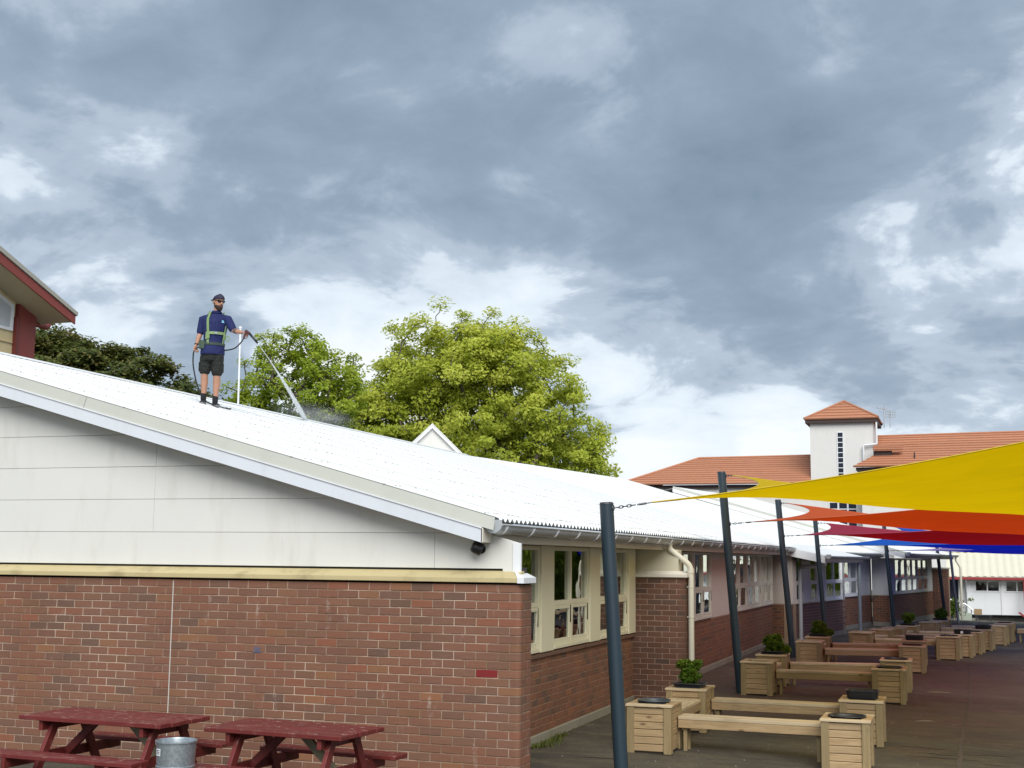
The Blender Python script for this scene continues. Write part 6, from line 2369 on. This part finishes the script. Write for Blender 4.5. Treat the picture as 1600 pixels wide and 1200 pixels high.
st_ = empty('entry_steps', (4.35, 63, -0.98), 0, 'grey steps with thin steel handrails before the cream roofed building', 'steps')
for k in range(4):
    MB().box(0.35 - 0.32 * k, 0.95 - 0.32 * k, -0.5, 0.5, 0.0, 0.14 * (k + 1)).build('step', M_CONC, st_)
for y in (-0.5, 0.45):
    MB().tube([(-0.85, y, 1.30), (0.0, y, 1.05), (0.62, y, 0.52)], 0.025, 8).build('handrail', M_STEEL, st_)
    for x, h_ in ((-0.80, 1.28), (0.3, 0.80), (0.6, 0.54)):
        MB().tube([(x, y, 0.0), (x, y, h_)], 0.022, 6).build('rail_post', M_BLACKG, st_)
dk_ = empty('low_bench', (5.05, 52, -0.55), 0, 'low dark bench in front of the white wall', 'bench')
MB().box(-0.35, 0.45, -0.2, 0.2, 0.40, 0.46).build('seat_top', M_BLACKG, dk_, bevel=0.01)
for x in (-0.3, 0.34):
    MB().box(x, x + 0.06, -0.18, 0.18, 0, 0.398).build('leg', M_BLACKG, dk_)
MB().box(-0.35, 0.0, 0.16, 0.2, 0.462, 0.72).build('backrest', M_WOODX, dk_)
sh2 = empty('leafy_shrub', (3.9, 47.5, -0.15), 0, 'loose leafy shrub at the foot of the shiny steel pole', 'shrub')
r2 = np.random.default_rng(77)
cs = [(r2.normal() * 0.18, r2.normal() * 0.15, 0.15 + 0.75 * r2.random()) for _ in range(36)]
V, Tn = leaf_cloud(cs, [(0.14, 0.14, 0.12)] * 36, 34, 0.045, [0.4 + 0.4 * r2.random() for _ in cs], 0.3, 78)
leaf_object(V, Tn, 'foliage', M_LEAF_BOX, sh2)
sb = MB()
for k in range(5):
    sb.tube([(0, 0, 0), (0.1 * math.cos(k * 1.3), 0.1 * math.sin(k * 1.3), 0.4), (0.2 * math.cos(k * 1.3), 0.2 * math.sin(k * 1.3), 0.8)], [0.012, 0.008, 0.004], 5)
sb.build('stem', M_BARK, sh2)
bdp = MB().box(-0.28, 0.28, -0.03, 0.03, 0, 0.42).build('white_board', paint('pale_green_board', (0.55, 0.62, 0.52), 0.6), None, bevel=0.008)
bdp.location = (4.3, 48.2, -0.30)
setp(bdp, 'small pale board standing on the ground beside the leafy shrub', 'board')

# ------------------------------------------------------------------ small ground things
r_ = random.Random(3)
wv_, wt_ = [], []


def blade(c, h, lean, w, tone):
    d = r_.random() * 2 * PI
    u = Vector((math.cos(d), math.sin(d), 0))
    l = Vector((math.cos(d + 1.57), math.sin(d + 1.57), 0)) * lean
    a, b = c - u * w, c + u * w
    wv_.extend([a, b, c + l * 0.5 + Vector((0, 0, h * 0.6)) + u * w * 0.6, c + l + Vector((0, 0, h))])
    wt_.append(tone)


for i in range(520):
    t = r_.random() ** 1.4
    y = 2.85 + 1.35 * t + r_.gauss(0, 0.04)
    x = -0.82 + abs(r_.gauss(0, 0.045 + 0.09 * max(0, 1 - abs(t - 0.35) * 2.2)))
    blade(Vector((x, y, -0.005)), 0.02 + 0.05 * r_.random(), 0.03, 0.006, r_.random())
for i in range(180):
    blade(Vector((-0.83 + abs(r_.gauss(0, 0.02)), 4.2 + 4 * r_.random(), -0.005)), 0.015 + 0.02 * r_.random(), 0.02, 0.004, r_.random() * .6)
for i in range(260):
    blade(Vector((5.35 + r_.gauss(0, 0.16), 3.9 + r_.gauss(0, 0.5), gz(5.3) - 0.004)), 0.02 + 0.05 * r_.random(), 0.03, 0.006, 0.4 + 0.6 * r_.random())
leaf_object(np.array([tuple(v) for v in wv_]), np.array(wt_), 'weeds', M_GRASS, None, 'stuff')
# slab joint and cracks as thin raised seams of tar and grit
jt = MB()
pts = [(4.32, 20.0), (4.31, 17.2), (4.27, 12.0), (4.17, 7.7), (4.14, 5.2), (4.12, 3.0), (4.1, 1.0)]
for (xa, ya), (xb, yb) in zip(pts[:-1], pts[1:]):
    n = max(1, int((ya - yb) / 0.35))
    for k in range(n):
        t0, t1 = k / n, (k + 1) / n
        wd = 0.016 if ya > 8 else 0.024 + 0.018 * r_.random()
        x0, y0, x1, y1 = xa + (xb - xa) * t0 + r_.gauss(0, .008), ya + (yb - ya) * t0, xa + (xb - xa) * t1 + r_.gauss(0, .008), ya + (yb - ya) * t1
        jt.add([(x0 - wd, y0, gz(x0) + 0.004), (x0 + wd, y0, gz(x0) + 0.004), (x1 + wd, y1, gz(x1) + 0.004), (x1 - wd, y1, gz(x1) + 0.004)], [(0, 1, 2, 3)])
setp(jt.build('ground_joint', paint('gritty_joint', (0.085, 0.068, 0.055), 0.95, 0.5, 0.5, (0.03, 0.028, 0.025), scale=6), None), kind='structure')
cr = MB()
for x, y, L, a in ((3.9, 5.0, 0.9, 0.1), (3.55, 4.9, 0.6, -0.15), (4.35, 4.35, 0.4, 0.05), (3.5, 4.55, 1.0, -0.06), (3.35, 5.35, 0.7, 0.04), (4.6, 3.8, 0.5, 0.1), (1.9, 9.0, 0.6, -0.1), (-0.1, 2.4, 0.5, 0.3)):
    p = Vector((x, y, 0))
    n = 7
    for k in range(n):
        q = p + Vector((L / n, math.tan(a) * L / n + r_.gauss(0, 0.025), 0))
        w = 0.012 * math.sin(PI * (k + .5) / n) + 0.003
        cr.add([(p.x, p.y - w, gz(p.x) + 0.004), (q.x, q.y - w, gz(q.x) + 0.004), (q.x, q.y + w, gz(q.x) + 0.004), (p.x, p.y + w, gz(p.x) + 0.004)], [(0, 1, 2, 3)])
        p = q
setp(cr.build('ground_cracks', paint('dark_crack', (0.018, 0.016, 0.014), 0.95), None), kind='structure')
# bleached sticks and scraps lying on the asphalt
M_STICK = paint('bleached_stick', (0.26, 0.20, 0.145), 0.85)
for i, (x, y, L, a, lab) in enumerate(((3.62, 8.25, 0.36, 0.5, 'bleached forked stick on the asphalt beside the second yard-side planter box'), (3.75, 12.9, 0.55, 0.1, 'long pale palm scrap on the asphalt past the second yard-side boxes'), (5.05, 6.6, 0.30, -0.2, 'pale stick on the asphalt near the right edge of the photo'))):
    sk = MB()
    z = gz(x) + 0.008
    L *= 0.75
    u = Vector((math.cos(a), math.sin(a), 0))
    sk.tube([Vector((x, y, z)) - u * L / 2, Vector((x, y, z + 0.01)), Vector((x, y, z)) + u * L / 2], [0.006, 0.009, 0.004], 6)
    v = Vector((math.cos(a + 0.6), math.sin(a + 0.6), 0))
    sk.tube([Vector((x, y, z)), Vector((x, y, z)) + v * L * 0.5], [0.007, 0.003], 6)
    v = Vector((math.cos(a - 0.4), math.sin(a - 0.4), 0))
    sk.tube([Vector((x, y, z)) - u * L * .2, Vector((x, y, z)) - u * L * .2 + v * L * 0.45], [0.006, 0.003], 6)
    o = sk.build('dry_stick', M_STICK, None)
    setp(o, lab, 'stick')
gr = MB()
for i in range(420):
    x, y = r_.uniform(-1.2, 5.6), r_.uniform(0.5, 12)
    if x < -0.8:
        continue
    s = 0.004 + 0.008 * r_.random() ** 2
    gr.add([Vector((x, y, gz(x))) + Vector(v) * s for v in ((1, 0, 0), (-1, 0.2, 0), (0, 1, 0), (0.2, -1, 0), (0, 0, 0.9))], [(0, 2, 4), (2, 1, 4), (1, 3, 4), (3, 0, 4)])
gr.build('grit', paint('grit_stone', (0.30, 0.27, 0.22), 0.9, 0.4), None, kind='stuff')
